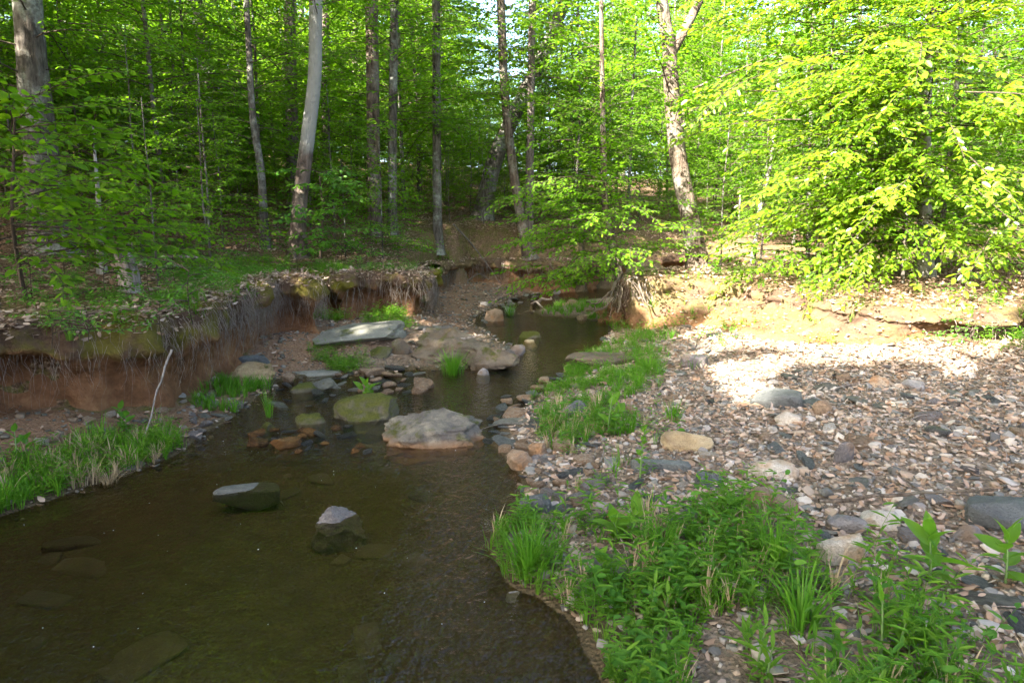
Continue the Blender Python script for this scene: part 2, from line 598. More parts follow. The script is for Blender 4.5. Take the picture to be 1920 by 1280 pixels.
def water_material():
    m, nt, out = nodes('creek_water')
    tc = N(nt, 'TexCoord')
    mp = N(nt, 'Mapping')
    mp.inputs['Scale'].default_value = (1.0, 0.7, 1.0)
    L(nt, tc.outputs['Object'], mp.inputs[0])
    v = mp.outputs[0]
    a = noise(nt, v, 3.2, 3, 0.5, 0.3)
    b = noise(nt, v, 13.0, 3, 0.55, 0.5)
    c = noise(nt, v, 34.0, 2, 0.5)
    att = N(nt, 'Attribute', attribute_name='flow')
    h = math_n(nt, 'ADD', math_n(nt, 'MULTIPLY', a, 0.8), math_n(nt, 'MULTIPLY', math_n(nt, 'MULTIPLY', b, 4.0), att.outputs['Fac']))
    h = math_n(nt, 'ADD', h, math_n(nt, 'MULTIPLY', math_n(nt, 'MULTIPLY', c, 1.6), att.outputs['Fac']))
    nrm = bump(nt, h, 0.5, 0.04)
    fr = N(nt, 'Fresnel')
    fr.inputs['IOR'].default_value = 1.33
    L(nt, nrm, fr.inputs['Normal'])
    gl = N(nt, 'BsdfAnisotropic')
    gl.inputs['Roughness'].default_value = 0.03
    L(nt, nrm, gl.inputs['Normal'])
    tr = N(nt, 'BsdfTransparent')
    tr.inputs[0].default_value = (0.86, 0.77, 0.55, 1)
    mx = N(nt, 'MixShader')
    L(nt, fr.outputs[0], mx.inputs[0])
    L(nt, tr.outputs[0], mx.inputs[1])
    L(nt, gl.outputs[0], mx.inputs[2])
    L(nt, mx.outputs[0], out.inputs[0])
    return m


M['water'] = water_material()


def plain(name, c, rough=0.8):
    m, nt, out = nodes(name)
    tc = N(nt, 'TexCoord')
    n = noise(nt, tc.outputs['Object'], 25, 4, 0.6)
    principled(nt, out, mixc(nt, n, tuple(0.7 * x for x in c), c), rough)
    return m


M['foam'] = plain('foam', (0.75, 0.78, 0.78), 0.5)
M['stem'] = plain('green_stem', (0.12, 0.2, 0.06), 0.6)

# ------------------------------------------------------------------ the lie of the land
WATER = [(-5.2, -12), (-4.9, -4), (-4.6, 1.5)] + [tuple(G(*p)[:2]) for p in [
    (0, 968), (60, 945), (200, 902), (280, 872), (330, 850), (375, 815), (440, 778), (520, 715), (600, 700), (690, 705), (760, 692), (830, 692), (900, 690), (960, 672), (975, 655), (935, 640),
    (895, 615), (880, 600), (905, 588), (930, 575), (960, 560), (1000, 552), (1060, 545), (1110, 540), (1170, 536)]] + [(8, 20.6), (14, 21.5), (30, 22), (30, 20), (14, 19.3), (8, 18.5)] + [
    tuple(G(*p)[:2]) for p in [
    (1180, 557), (1120, 560), (1060, 568), (1000, 584), (1020, 592), (1080, 596), (1140, 605), (1142, 625), (1125, 650), (1090, 670), (1055, 690), (1060, 715), (1000, 745), (985, 765), (945, 795),
    (925, 830), (960, 870), (985, 905), (990, 930), (975, 980), (925, 1000), (915, 1030), (950, 1090), (1010, 1120), (1070, 1160), (1110, 1220), (1135, 1280)]] + [(0.5, 1.0), (0.6, -4), (1.0, -12)]
WATER = np.array(WATER)

LIP_A = [(-6.4, -14, 1.2), (-6.0, 0, 1.2), (-5.5, 3.6, 1.18)] + [tuple(G(*p)) for p in [(0, 603, 1.15), (148, 600, 1.14), (330, 582, 1.13), (430, 546, 1.15), (520, 518, 1.18), (592, 525, 1.13)]] + [(-3.75, 11.35, 1.12), (-4.3, 11.9, 1.12)]
LIP_B = [tuple(G(*p)) for p in [(636, 515, 1.1), (700, 509, 1.11), (788, 516, 1.04)]]
LIP_B = [(-4.2, 12.4, 1.1), (-3.5, 12.2, 1.1)] + LIP_B + [tuple(G(806, 505, 1.0))]
LIP_C = [tuple(G(*p)) for p in [(812, 497, 0.98), (850, 489, 0.92), (930, 488, 0.9), (1000, 490, 0.88), (1070, 490, 0.88)]] + [(4.5, 22.3, 0.9), (9, 23, 0.9)]
LIP_R = [(7.5, 17.2, 1.0), (4.6, 16.0, 1.0), (2.9, 14.3, 1.0)] + [tuple(G(*p)) for p in [(1168, 519, 1.0), (1215, 520, 1.0), (1290, 523, 0.97), (1400, 532, 0.93), (1500, 553, 0.88), (1600, 572, 0.85), (1700, 583, 0.82), (1860, 590, 0.8), (2060, 586, 0.8)]] + [(13.0, 6.0, 0.85), (15, -14, 0.9)]
FL = np.array([p[:2] for p in LIP_A + LIP_B + LIP_C] + [(30, 24.5), (90, 30), (300, 300), (-300, 300), (-300, -14)])
FR = np.array([p[:2] for p in LIP_R] + [(300, -14), (300, 20), (30, 18.6), (14, 18.2)])


def poly_sd(P, poly):
    """signed distance to a polygon, positive inside"""
    A = poly
    B = np.roll(poly, -1, axis=0)
    best = np.full(len(P), 1e9)
    inside = np.zeros(len(P), bool)
    for a, b in zip(A, B):
        ab = b - a
        t = np.clip(((P - a) @ ab) / (ab @ ab + 1e-12), 0, 1)
        d = np.hypot(*(P - a - t[:, None] * ab).T)
        best = np.minimum(best, d)
        c = ((a[1] > P[:, 1]) != (b[1] > P[:, 1])) & (P[:, 0] < (b[0] - a[0]) * (P[:, 1] - a[1]) / (b[1] - a[1] + 1e-12) + a[0])
        inside ^= c
    return np.where(inside, best, -best)


ZL_Y = [3.6, 6, 6.6, 8.5, 10.4, 12, 14, 18]
ZL_Z = [1.18, 1.15, 1.13, 1.15, 1.16, 1.1, 1.02, 0.9]
CEN_Y = [0, 4.4, 6.2, 8, 10, 12, 16, 20]
CEN_X = [-1.6, -1.3, -1.2, -0.7, 0.1, 0.2, 0.6, 3]


def land(x, y, detail=True, full=False):
    x = np.atleast_1d(np.asarray(x, float))
    y = np.atleast_1d(np.asarray(y, float))
    P = np.stack([x, y], 1)
    P3 = np.stack([x, y, np.zeros_like(x)], 1)
    w = -poly_sd(P, WATER)
    fl = poly_sd(P, FL)
    fr = poly_sd(P, FR)
    left = x < np.interp(y, CEN_Y, CEN_X)
    n = fbm(P3 * 0.9, 3, 3)
    nf = fbm(P3 * 5.0, 9, 3)
    low_l = 0.015 + 0.30 * sstep(0.0, 1.3, w) + 0.03 * n * sstep(0, .6, w)
    low_r = 0.012 + 0.46 * (1 - np.exp(-np.maximum(w, 0) / 2.6)) + 0.035 * n * sstep(0, .8, w)
    low = np.where(left, low_l, low_r)
    bed = 0.008 - 0.21 * (1 - np.exp(-np.maximum(-w, 0) / 0.38)) - 0.08 * sstep(0.6, 2.0, -w) + 0.04 * n * sstep(0.1, .7, -w)
    low = np.where(w > 0, low, bed)
    s = (y - 12.5) * 0.7 - (x + 1.0) * 0.6
    hill = 0.185 * np.where(s > 0, s, 0) * sstep(0, 6, s)
    hill = 8.0 * np.tanh(hill / 8.0)
    zl = np.interp(y, ZL_Y, ZL_Z)
    high_l = zl + 0.035 * np.clip(fl, 0, 8) + hill + 0.06 * n * sstep(.5, 2, fl)
    zr = np.interp(y, [7.5, 9, 10.5, 12.7], [0.8, 0.84, 0.9, 1.0])
    high_r = zr + 0.02 * np.clip(fr, 0, 12) + 0.06 * n * sstep(.5, 2, fr) + np.where(y > 20, hill, 0)
    z = low
    z = z + (high_l - z) * sstep(0.24, 0.44, fl)
    z = z + (high_r - z) * sstep(0.24, 0.44, fr)
    if detail:
        z = z + 0.012 * nf
    if full:
        return z, w, fl, fr, left
    return z


def H(x, y):
    return float(land(x, y)[0])


_YS = np.concatenate([np.arange(1.5, 20, 0.03), np.arange(20, 90, 0.25)])


def hit(px, py, wet=True):
    """where the line of sight first meets the land (or the water)"""
    d = ray(px, py)
    t = _YS / d[1]
    z = CAM[2] + d[2] * t
    g = land(d[0] * t, _YS, False)
    if wet:
        g = np.maximum(g, 0)
    k = np.nonzero(z <= g)[0]
    if not len(k):
        return D(px, py, 40.0)
    i = k[0]
    return np.array([d[0] * t[i], _YS[i], g[i]])


def stretch(a, b, step, far_a, far_b, g=1.16):
    c = list(np.arange(a, b + 1e-6, step))
    s, p = step, b
    hi = []
    while p < far_b:
        s *= g
        p += s
        hi.append(p)
    s, p = step, a
    lo = []
    while p > far_a:
        s *= g
        p -= s
        lo.append(p)
    return np.array(lo[::-1] + c + hi)


def zone_attr(me, name, rgb):
    at = me.color_attributes.new(name, 'FLOAT_COLOR', 'POINT')
    at.data.foreach_set('color', (rgb if rgb.shape[1] == 4 else np.concatenate([rgb, np.ones((len(rgb), 1))], 1)).astype(np.float32).ravel())


gx = stretch(-7.5, 9.0, 0.065, -260, 260)
gy = stretch(1.5, 14.0, 0.065, -40, 290)
XX, YY = np.meshgrid(gx, gy, indexing='ij')
gz, gw, gfl, gfr, gleft = land(XX.ravel(), YY.ravel(), full=True)
me = mesh('ground', np.stack([XX.ravel(), YY.ravel(), gz], 1), grid_quads(len(gx), len(gy)), [M['ground']])
zr_ = np.where((gfl > 0.2) | (gfr > 0.3), 0, 1) * sstep(-0.02, 0.1, gw)
zone_attr(me, 'zone', np.stack([zr_ * np.where(gleft, 0.6, 1.0), sstep(0.22, 0.0, gw + 0.05 * gz * 0), sstep(2.5, 0.2, gfl) * (gfl > 0.1), np.where(gleft, sstep(1.5, 0.3, -gfl), 0.35 * sstep(1.6, 0.2, -gfr)) * (gw > 0)], 1))
obj('ground', me, kind='structure', label='leaf-littered woodland floor with the stream channel cut into it')

wx = np.arange(-9, 9.01, 0.15)
wy = np.arange(-12, 24.01, 0.15)
WX, WY = np.meshgrid(wx, wy, indexing='ij')
wme = mesh('water', np.stack([WX.ravel(), WY.ravel(), np.zeros(WX.size)], 1), grid_quads(len(wx), len(wy)), [M['water']])
fl_ = 0.10 + 0.9 * np.exp(-((WY.ravel() - 6.4) / 0.9) ** 2) + 0.8 * np.exp(-((WX.ravel() - 0.35) / 0.8) ** 2 - ((WY.ravel() - 8.2) / 1.3) ** 2) + 0.3 * sstep(6.5, 8, WY.ravel()) + 0.6 * sstep(13, 15, WY.ravel()) + 0.7 * sstep(-0.9, -0.1, WX.ravel()) * sstep(6.5, 4, WY.ravel())
at = wme.attributes.new('flow', 'FLOAT', 'POINT')
at.data.foreach_set('value', np.clip(fl_, 0, 1.0).astype(np.float32))
obj('water', wme, kind='structure', label='clear brown stream water flowing between the banks')


# ------------------------------------------------------------------ undercut banks and their roots
def resample(P, step):
    P = np.asarray(P, float)
    n = max(2, int(len(P) * 14))
    S = smooth_path(P, n)
    d = np.concatenate([[0], np.cumsum(np.linalg.norm(np.diff(S, axis=0), axis=1))])
    m = max(3, int(d[-1] / step))
    t = np.linspace(0, d[-1], m)
    return np.stack([np.interp(t, d, S[:, k]) for k in range(3)], 1)


BANK_TOP = []


def bank(name, lip, side, ob, label, moss=0.6, step=0.06, seed=0, foot=0.35, sod=0.66, top_to=0.46):
    """sweep an undercut bank along the lip; side=+1: open side lies to the right of travel; ob(i01, p)= how far the foot stands out"""
    S = resample(lip, step)
    T = np.gradient(S[:, :2], axis=0)
    T /= np.linalg.norm(T, axis=1)[:, None]
    Nn = np.stack([T[:, 1], -T[:, 0]], 1) * side
    k = 15
    pad = np.vstack([np.repeat(Nn[:1], k // 2, 0), Nn, np.repeat(Nn[-1:], k // 2, 0)])
    Nn = np.stack([np.convolve(pad[:, c], np.ones(k) / k, 'valid') for c in range(2)], 1)
    Nn /= np.linalg.norm(Nn, axis=1)[:, None]
    wob = fbm(np.stack([S[:, 0] * 1.3, S[:, 1] * 1.3, S[:, 2] * 0], 1), seed, 3) + 0.6 * fbm(np.stack([S[:, 0] * 4.5, S[:, 1] * 4.5, S[:, 2] * 0], 1), seed + 40, 2)
    rows, zone = [], []
    zbs = land(S[:, 0] + Nn[:, 0] * 0.45, S[:, 1] + Nn[:, 1] * 0.45, False)
    for i, (p, n) in enumerate(zip(S, Nn)):
        o = ob(p)
        zb = float(zbs[i])
        zb = max(min(zb, p[2] - 0.35), -0.2)
        h = p[2] - zb
        zt = p[2] + 0.02 * wob[i]
        nose = 0.05 + 0.12 * wob[i]
        prof = [(-0.66, zt - 0.08), (-0.5, zt - 0.01), (-0.34, zt + 0.02), (-0.18, zt + 0.02), (nose - 0.09, zt - 0.005), (nose + 0.0, zt - 0.06), (nose + 0.04, zt - 0.18 * h / 0.75), (nose + 0.01, zt - 0.34 * h)]
        if o < 0:
            prof += [(nose * 0.5 + o * 0.5, zt - 0.42 * h), (o, zt - 0.55 * h), (o + 0.02, zt - 0.75 * h), (o + 0.10, zb + 0.06), (o + foot, zb - 0.10)]
        else:
            prof += [(nose + o * 0.25, zt - 0.48 * h), (nose + o * 0.5, zt - 0.66 * h), (nose + o * 0.75, zt - 0.82 * h), (nose + o, zb + 0.05), (nose + o + 0.2, zb - 0.12)]
        prof = np.array(prof)
        f = smooth_path(np.stack([prof[:, 0], prof[:, 1], np.linspace(0, 1, len(prof))], 1), 34)
        rows.append(np.stack([p[0] + n[0] * f[:, 0], p[1] + n[1] * f[:, 0], f[:, 1]], 1))
        zone.append(f[:, 2])
    V = np.concatenate(rows)
    Z = np.concatenate(zone)
    amp = 0.015 + 0.085 * sstep(0.2, 0.42, Z)
    d = fbm(V * 4.0, seed + 5, 4)
    d2 = fbm(V * 4.0 + 31.0, seed + 8, 4)
    nn = np.repeat(Nn, 34, axis=0)
    V[:, :2] += nn * (d * amp)[:, None]
    V[:, 2] += d2 * amp * 0.5
    d3 = fbm(V * 14.0, seed + 12, 3)
    V[:, :2] += nn * (d3 * 0.022 * sstep(0.2, 0.42, Z))[:, None]
    me = mesh(name, V, grid_quads(len(S), 34), [M['bank']])
    zone_attr(me, 'zone', np.stack([sstep(sod, sod - 0.14, Z + 0.08 * d), Z * 0, np.full(len(Z), moss)], 1))
    obj(name, me, kind='structure', label=label)
    top = (Z > 0.12) & (Z < top_to)
    BANK_TOP.append(V[top])
    return S, Nn


def ob_a(p):
    return -0.24 if p[1] < 8.3 else -0.12


SA, NA = bank('root_hung_bank', LIP_A[1:], 1, ob_a, 'undercut red clay bank hung with roots below mossy sod', 0.8, seed=2)
SB, NB = bank('mossy_bank', LIP_B, 1, lambda p: -0.22, 'moss-topped overhang of the bank behind the slab rock', 1.0, seed=4)
SCc, NCc = bank('distant_bank', LIP_C, 1, lambda p: -0.1, 'dark rooty clay bank at the bend of the stream', 0.3, seed=6)
SR, NR = bank('sunlit_bank', LIP_R, 1, lambda p: (0.95 * float(sstep(1.9, 2.6, p[0]) * (1 - sstep(4.6, 5.6, p[0]))) - 0.16 - 0.2 * float(sstep(5.4, 6.2, p[0]))), 'low sunlit bank of red soil above the gravel bar', 0.35, seed=8, sod=0.86, top_to=0.88)


def roots(name, S, Nn, weights, count, lmin, lmax, label, seed=0, rad=0.0032, out=0.06):
    r = np.random.default_rng(seed)
    A = Acc()
    w = np.asarray(weights, float)
    idx = r.choice(len(S), size=count, p=w / w.sum())
    for i in idx:
        p, n = S[i], Nn[i]
        t = np.array([-n[1], n[0]])
        z0 = p[2] - r.uniform(0.0, 0.34)
        o = out + r.uniform(-0.05, 0.06)
        ln = r.uniform(lmin, lmax) * r.uniform(0.5, 1)
        k = 6
        u = np.linspace(0, 1, k)
        side = np.cumsum(r.normal(0, 0.05, k)) * ln + r.normal(0, 0.18) * ln * u
        o2 = np.cumsum(r.normal(0.0, 0.03, k)) * ln + r.normal(0.02, 0.08) * u * ln + 0.05 * np.sin(u * 3)
        zz = z0 - u ** 1.15 * ln
        P = np.stack([p[0] + n[0] * (o + o2) + t[0] * side, p[1] + n[1] * (o + o2) + t[1] * side, zz], 1)
        rr = rad * r.uniform(0.5, 1.0) * (3.0 if r.random() < 0.05 else 1) * (1 - 0.7 * u)
        A.add(*tube(P, rr, 3))
    me = A.mesh(name, [M['root']])
    obj(name, me, kind='stuff', label=label)


wa = np.where(SA[:, 1] < 4.5, 0.15, 1.0) + 3.2 * np.exp(-((SA[:, 1] - 9.4) / 0.9) ** 2)
roots('hanging_roots', SA, NA, wa, 1300, 0.25, 0.75, 'mat of thin grey roots hanging from the undercut clay bank', 1)
wb = np.linspace(0.1, 1, len(SB)) ** 3 + 0.08
roots('hanging_roots', SB, NB, wb, 520, 0.25, 0.75, 'tangle of pale roots hanging off the moss-topped overhang', 2, 0.005)
roots('hanging_roots', SCc, NCc, np.exp(-((SCc[:, 0] + 0.5) / 2.0) ** 2), 300, 0.3, 0.7, 'dark roots hanging from the clay bank at the bend', 3, 0.006)
wr = np.exp(-((SR[:, 0] - 2.2) / 0.35) ** 2) + 0.12 * (SR[:, 0] > 5.4) * (SR[:, 0] < 8) + 1e-6
roots('hanging_roots', SR, NR, wr, 220, 0.25, 0.6, 'brown roots hanging at the corner of the sunlit bank', 4, 0.006)


# ------------------------------------------------------------------ leaves, boughs, crowns
def leaf_shape(kind):
    if kind == 'fine':      # two folded halves with a pointed tip
        V = np.array([[0, 0, 0], [0.28, 0.24, 0.05], [0.68, 0.22, 0.03], [1, 0, -0.07], [0.68, -0.22, 0.03], [0.28, -0.24, 0.05]])
        Q = np.array([[0, 3, 2, 1], [0, 5, 4, 3]])
    else:                   # one folded diamond
        V = np.array([[0, 0, 0], [0.5, 0.27, 0.05], [1, 0, -0.04], [0.5, -0.27, 0.05]])
        Q = np.array([[0, 3, 2, 1]])
    return V, Q


def leaves(pos, dirs, nrm, size, kind='fine', width=1.0):
    V0, Q0 = leaf_shape(kind)
    V0 = V0 * np.array([1, width, 1])
    d = dirs / (np.linalg.norm(dirs, axis=1)[:, None] + 1e-9)
    s = np.cross(nrm, d)
    s /= np.linalg.norm(s, axis=1)[:, None] + 1e-9
    n = np.cross(d, s)
    sz = np.broadcast_to(size, (len(pos),))
    V = pos[:, None, :] + sz[:, None, None] * (V0[None, :, 0:1] * d[:, None, :] + V0[None, :, 1:2] * s[:, None, :] + V0[None, :, 2:3] * n[:, None, :])
    Q = Q0[None] + (np.arange(len(pos)) * len(V0))[:, None, None]
    return V.reshape(-1, 3), Q.reshape(-1, 4)


def make_bough(r, length, leaf, kind, spacing, twig_step=0.15, droop=0.30, tilt=0.42, twig_r=0.008):
    """a flat beech-like spray along +X: axis, side twigs in one layer, leaves in two rows"""
    A = Acc()
    k = 7
    u = np.linspace(0, 1, k)
    bend = r.normal(0, 0.12) * length
    ax = np.stack([u * length, bend * u ** 2 + np.cumsum(r.normal(0, 0.012, k)) * length, -droop * length * u ** 2 + np.cumsum(r.normal(0, 0.008, k)) * length], 1)
    A.add(*tube(ax, twig_r * (1 - 0.8 * u) * (0.6 + 0.4 * length), 4), m=1)
    P, Dd = [], []

    def put(line, sgn0):
        seg = np.linalg.norm(line[-1] - line[0])
        n = max(2, int(seg / spacing))
        t = (np.arange(n) + 0.5) / n
        tt = t * (len(line) - 1)
        i = np.minimum(tt.astype(int), len(line) - 2)
        f = (tt - i)[:, None]
        p = line[i] * (1 - f) + line[i + 1] * f
        d = line[i + 1] - line[i]
        d = d / (np.linalg.norm(d, axis=1)[:, None] + 1e-9)
        sg = np.where(np.arange(n) % 2 == 0, 1, -1) * sgn0
        a = sg * r.uniform(0.6, 1.15, n)
        a[-1] = 0
        c, s = np.cos(a), np.sin(a)
        dd = np.stack([d[:, 0] * c - d[:, 1] * s, d[:, 0] * s + d[:, 1] * c, d[:, 2] - r.uniform(0.0, 0.45, n)], 1)
        P.append(p)
        Dd.append(dd)

    nt = int(length / twig_step)
    for j in range(nt):
        s = (j + 0.6 + r.uniform(-0.3, 0.3)) / nt
        if s < 0.12:
            continue
        i = min(int(s * (k - 1)), k - 2)
        f = s * (k - 1) - i
        p0 = ax[i] * (1 - f) + ax[i + 1] * f
        d = ax[i + 1] - ax[i]
        sg = 1 if j % 2 == 0 else -1
        a = math.atan2(d[1], d[0]) + sg * r.uniform(0.6, 1.05)
        tl = length * (0.42 * math.sin(min(1, s * 1.15 + 0.12) * math.pi) ** 0.7 + 0.06) * r.uniform(0.6, 1.1)
        tl = min(max(tl, 0.15), 0.95)
        v = np.linspace(0, 1, 4)
        curve = r.normal(0, 0.2)
        aa = a - sg * 0.35 * v + curve * v
        line = p0 + np.stack([np.cos(aa) * v * tl, np.sin(aa) * v * tl, -0.16 * tl * v ** 2 + r.normal(0, 0.05) * v * tl], 1)
        A.add(*tube(line, 0.0035 * (1 - 0.6 * v), 3), m=1)
        put(line, sg)
    put(ax[2:], 1)
    P = np.concatenate(P)
    Dd = np.concatenate(Dd)
    nr = np.stack([r.normal(0, tilt, len(P)), r.normal(0, tilt, len(P)), np.ones(len(P))], 1)
    V, Q = leaves(P, Dd, nr, leaf * r.uniform(0.6, 1.12, len(P)), kind)
    A.add(V, Q, 0)
    return A.arrays()


BOUGH = {}
rb = np.random.default_rng(77)
for lod, leaf, kind, spacing, tstep in (('near', 0.12, 'fine', 0.068, 0.155), ('mid', 0.10, 'fine', 0.065, 0.15), ('half', 0.125, 'one', 0.075, 0.16), ('far', 0.2, 'one', 0.11, 0.22), ('small', 0.06, 'fine', 0.042, 0.09)):
    lens = (0.5, 0.8) if lod == 'small' else (0.8, 1.3, 1.9, 2.7)
    for ln in lens:
        BOUGH[lod, ln] = [make_bough(rb, ln, leaf, kind, spacing, tstep) for _ in range(4)]


def put_bough(A, r, lod, p, az, length, pitch=0.15, roll=None):
    keys = [k for k in BOUGH if k[0] == lod]
    key = min(keys, key=lambda k: abs(k[1] - length))
    V, Q, m = BOUGH[key][r.integers(4)]
    s = min(max(length / key[1], 0.75), 1.3)
    Rm = rotz(az) @ roty(-pitch) @ rotx(r.normal(0, 0.22) if roll is None else roll)
    if r.random() < 0.5:
        V = V * np.array([1, -1, 1])
        Q = Q[:, ::-1]
    A.add((V * s) @ Rm.T + p, Q, m)


def path_at(P, z):
    z = np.clip(z, P[0, 2], P[-1, 2])
    return np.array([np.interp(z, P[:, 2], P[:, 0]), np.interp(z, P[:, 2], P[:, 1]), z])


DENSE = {'near': 1.4, 'mid': 1.6, 'half': 1.8, 'far': 1.7}


def crown_on(P, r, z0, z1, nb, lmax, lod, bias=None, lmin=0.8, shape=0.5):
    """boughs spiralling up a trunk path; bias=(azimuth, strength) favours one side"""
    A = Acc()
    az = r.uniform(0, 6.28)
    nb = int(nb * DENSE.get(lod, 1))
    for i in range(nb):
        t = (i + r.random()) / nb
        az += 2.4 + r.normal(0, 0.9)
        a = az
        if bias is not None and r.random() < bias[1]:
            a = bias[0] + r.normal(0, 0.6)
        z = z0 + (z1 - z0) * t
        ln = max(lmin, lmax * (1 - shape * t) * r.uniform(0.35, 1.2))
        put_bough(A, r, lod, path_at(P, z), a, ln, r.normal(0.32, 0.2))
        if ln > 1.6 and r.random() < 0.8:      # a side branch off the bough
            q = path_at(P, z) + np.array([math.cos(a), math.sin(a), 0.1]) * ln * 0.45
            put_bough(A, r, lod, q, a + r.choice([-1, 1]) * r.uniform(0.5, 0.9), ln * 0.6, r.normal(0.1, 0.15))
    return A


def trunk_mesh(name, P, r0, r1, mat, sides=14, flare=0.5, seed=0, n=40, limbs=()):
    S = smooth_path(P, n)
    t = np.linspace(0, 1, n)
    h = S[:, 2] - S[0, 2]
    rad = r0 + (r1 - r0) * t
    rad = rad * (1 + flare * np.exp(-np.maximum(h, 0) / 0.28))
    V, Q = tube(S, rad, sides)
    c = np.repeat(S, sides, axis=0)
    d = V - c
    lob = fbm(np.concatenate([d[:, :2] / (rad.repeat(sides)[:, None]) * 1.3, V[:, 2:3] * 0.25], 1), seed, 2)
    hh = np.repeat(np.exp(-np.maximum(h, 0) / 0.35), sides)
    V = c + d * (1 + lob * (0.07 + 0.25 * hh))[:, None]
    A = Acc()
    A.add(V, Q)
    for (z, az, ln, rr, up) in limbs:
        p = path_at(S, z)
        u = np.linspace(0, 1, 8)
        rg = np.random.default_rng(int(seed * 100 + z * 10))
        line = p + np.stack([np.cos(az) * u * ln, np.sin(az) * u * ln, up * ln * u], 1) + np.cumsum(rg.normal(0, 0.03, (8, 3)), axis=0) * ln * u[:, None]
        A.add(*tube(line, rr * (1 - 0.75 * u), 7))
    return A.mesh(name, [M[mat]]), S


def tree(name, label, pts, r0, r1, mat='bark', crown=None, leafmat='leaf', seed=0, group=None, limbs=(), flare=0.7, cat='tree', lod_n=40, sides=14):
    """pts: world path from the ground up; crown: dict for crown_on"""
    P = np.asarray(pts, float)
    P = P.copy()
    P[0, 2] = max(H(P[0, 0], P[0, 1]), 0.7) - 0.12
    base = P[0].copy()
    root = obj(name, None, loc=base, label=label, cat=cat, group=group)
    tm, S = trunk_mesh(name + '_trunk', P - base, r0, r1, mat, sides, flare, seed, lod_n, limbs)
    obj('trunk', tm, root)
    if crown:
        r = np.random.default_rng(seed + 500)
        cr = dict(crown)
        extra = cr.pop('extra', None)
        A = crown_on(S, r, **cr)
        if extra:
            for (z, az, ln, pitch) in extra:
                put_bough(A, r, cr['lod'], path_at(S, z), az, ln, pitch)
                if ln > 1.5:
                    q = path_at(S, z) + np.array([math.cos(az), math.sin(az), math.tan(pitch) * .6]) * ln * 0.4
                    q2 = path_at(S, z) + np.array([math.cos(az), math.sin(az), math.tan(pitch) * .5]) * ln * 0.78
                    put_bough(A, r, cr['lod'], q2, az + r.normal(0, 0.35), ln * 0.62, pitch - 0.1)
                    for sg in (-1, 1):
                        put_bough(A, r, cr['lod'], q, az + sg * r.uniform(0.4, 0.8), ln * 0.55, pitch * 0.5)
        obj('crown', A.mesh(name + '_crown', [M[leafmat], M['twig']]), root)
    return root


def up_path(px0, py0, y, pts, ztop=None):
    """trunk path: base at pixel and depth, further pixels at the same depth"""
    g = hit(px0, py0)
    if abs(g[1] - y) < 0.35 * y:
        y = g[1]
    P = [D(px0, py0, y)]
    for (px, py, dy) in pts:
        P.append(D(px, py, y + dy))
    P = np.array(P)
    if ztop is not None and P[-1, 2] < ztop:
        d = P[-1] - P[-2]
        d = d / d[2]
        P = np.vstack([P, P[-1] + d * (ztop - P[-1, 2])])
    return P


CR = dict
tree('beech_tree', 'thick lichen-spotted grey trunk standing on the root-hung bank', up_path(92, 470, 9.3, [(78, 300, 0), (62, 150, 0), (50, 0, 0)], 13), 0.27, 0.17, 'bark',
     CR(z0=2.4, z1=10, nb=34, lmax=3.0, lod='mid'), seed=1)
tree('slender_tree', 'thin pale grey sapling trunk beside the broken stump', up_path(192, 512, 7.6, [(187, 440, 0), (184, 370, 0), (181, 330, 0.1)], 3.3), 0.05, 0.015, 'bark_pale',
     CR(z0=0.8, z1=2.3, nb=22, lmax=1.7, lod='near'), seed=2, sides=9)
tree('slender_tree', 'slim bent grey trunk on the dark leaf-covered slope', up_path(497, 465, 14.5, [(490, 330, 0), (474, 220, 0), (465, 60, 0.2)], 9), 0.085, 0.05, 'bark',
     CR(z0=2.2, z1=8, nb=26, lmax=2.3, lod='mid'), seed=3)
tree('forest_tree', 'broad grey trunk leaning uphill behind the slim bent trunk', up_path(432, 345, 23, [(405, 220, 0), (375, 50, 0)], 16), 0.25, 0.17, 'bark',
     CR(z0=3.0, z1=13, nb=34, lmax=3.4, lod='far'), 'leaf_far', seed=4)
tree('forest_tree', 'dark straight trunk standing close behind the pale-topped trunk', up_path(552, 400, 17, [(548, 250, 0), (543, 0, 0)], 14), 0.17, 0.12, 'bark_dark',
     CR(z0=3.0, z1=12, nb=30, lmax=3.0, lod='half'), seed=5)
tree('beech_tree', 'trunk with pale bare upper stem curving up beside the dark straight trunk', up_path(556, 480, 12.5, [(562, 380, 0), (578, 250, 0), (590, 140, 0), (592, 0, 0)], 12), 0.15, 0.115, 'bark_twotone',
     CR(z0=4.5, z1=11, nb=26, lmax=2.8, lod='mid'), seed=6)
tree('forest_tree', 'straight dark trunk just uphill of the pale-topped trunk', up_path(612, 380, 22, [(611, 200, 0), (610, 0, 0)], 15), 0.13, 0.1, 'bark_dark',
     CR(z0=2.6, z1=12, nb=30, lmax=3.0, lod='far'), 'leaf_far', seed=7)
tree('forest_tree', 'rough brown trunk upright on the leafy slope above the mossy overhang', up_path(702, 440, 17, [(700, 250, 0), (697, 0, 0)], 14), 0.17, 0.13, 'bark_brown',
     CR(z0=2.4, z1=12, nb=36, lmax=2.8, lod='half'), seed=8)
tree('slender_tree', 'slim straight grey trunk next to the rough brown one', up_path(735, 440, 18, [(736, 250, 0), (739, 60, 0)], 13), 0.12, 0.09, 'bark',
     CR(z0=2.4, z1=11, nb=28, lmax=2.6, lod='half'), seed=9)
tree('forest_tree', 'slim upright trunk rooted just above the dark bank at the bend', up_path(821, 474, 18.5, [(819, 300, 0), (818, 0, 0)], 14), 0.125, 0.1, 'bark',
     CR(z0=3.0, z1=8.5, nb=22, lmax=2.6, lod='half'), seed=10)
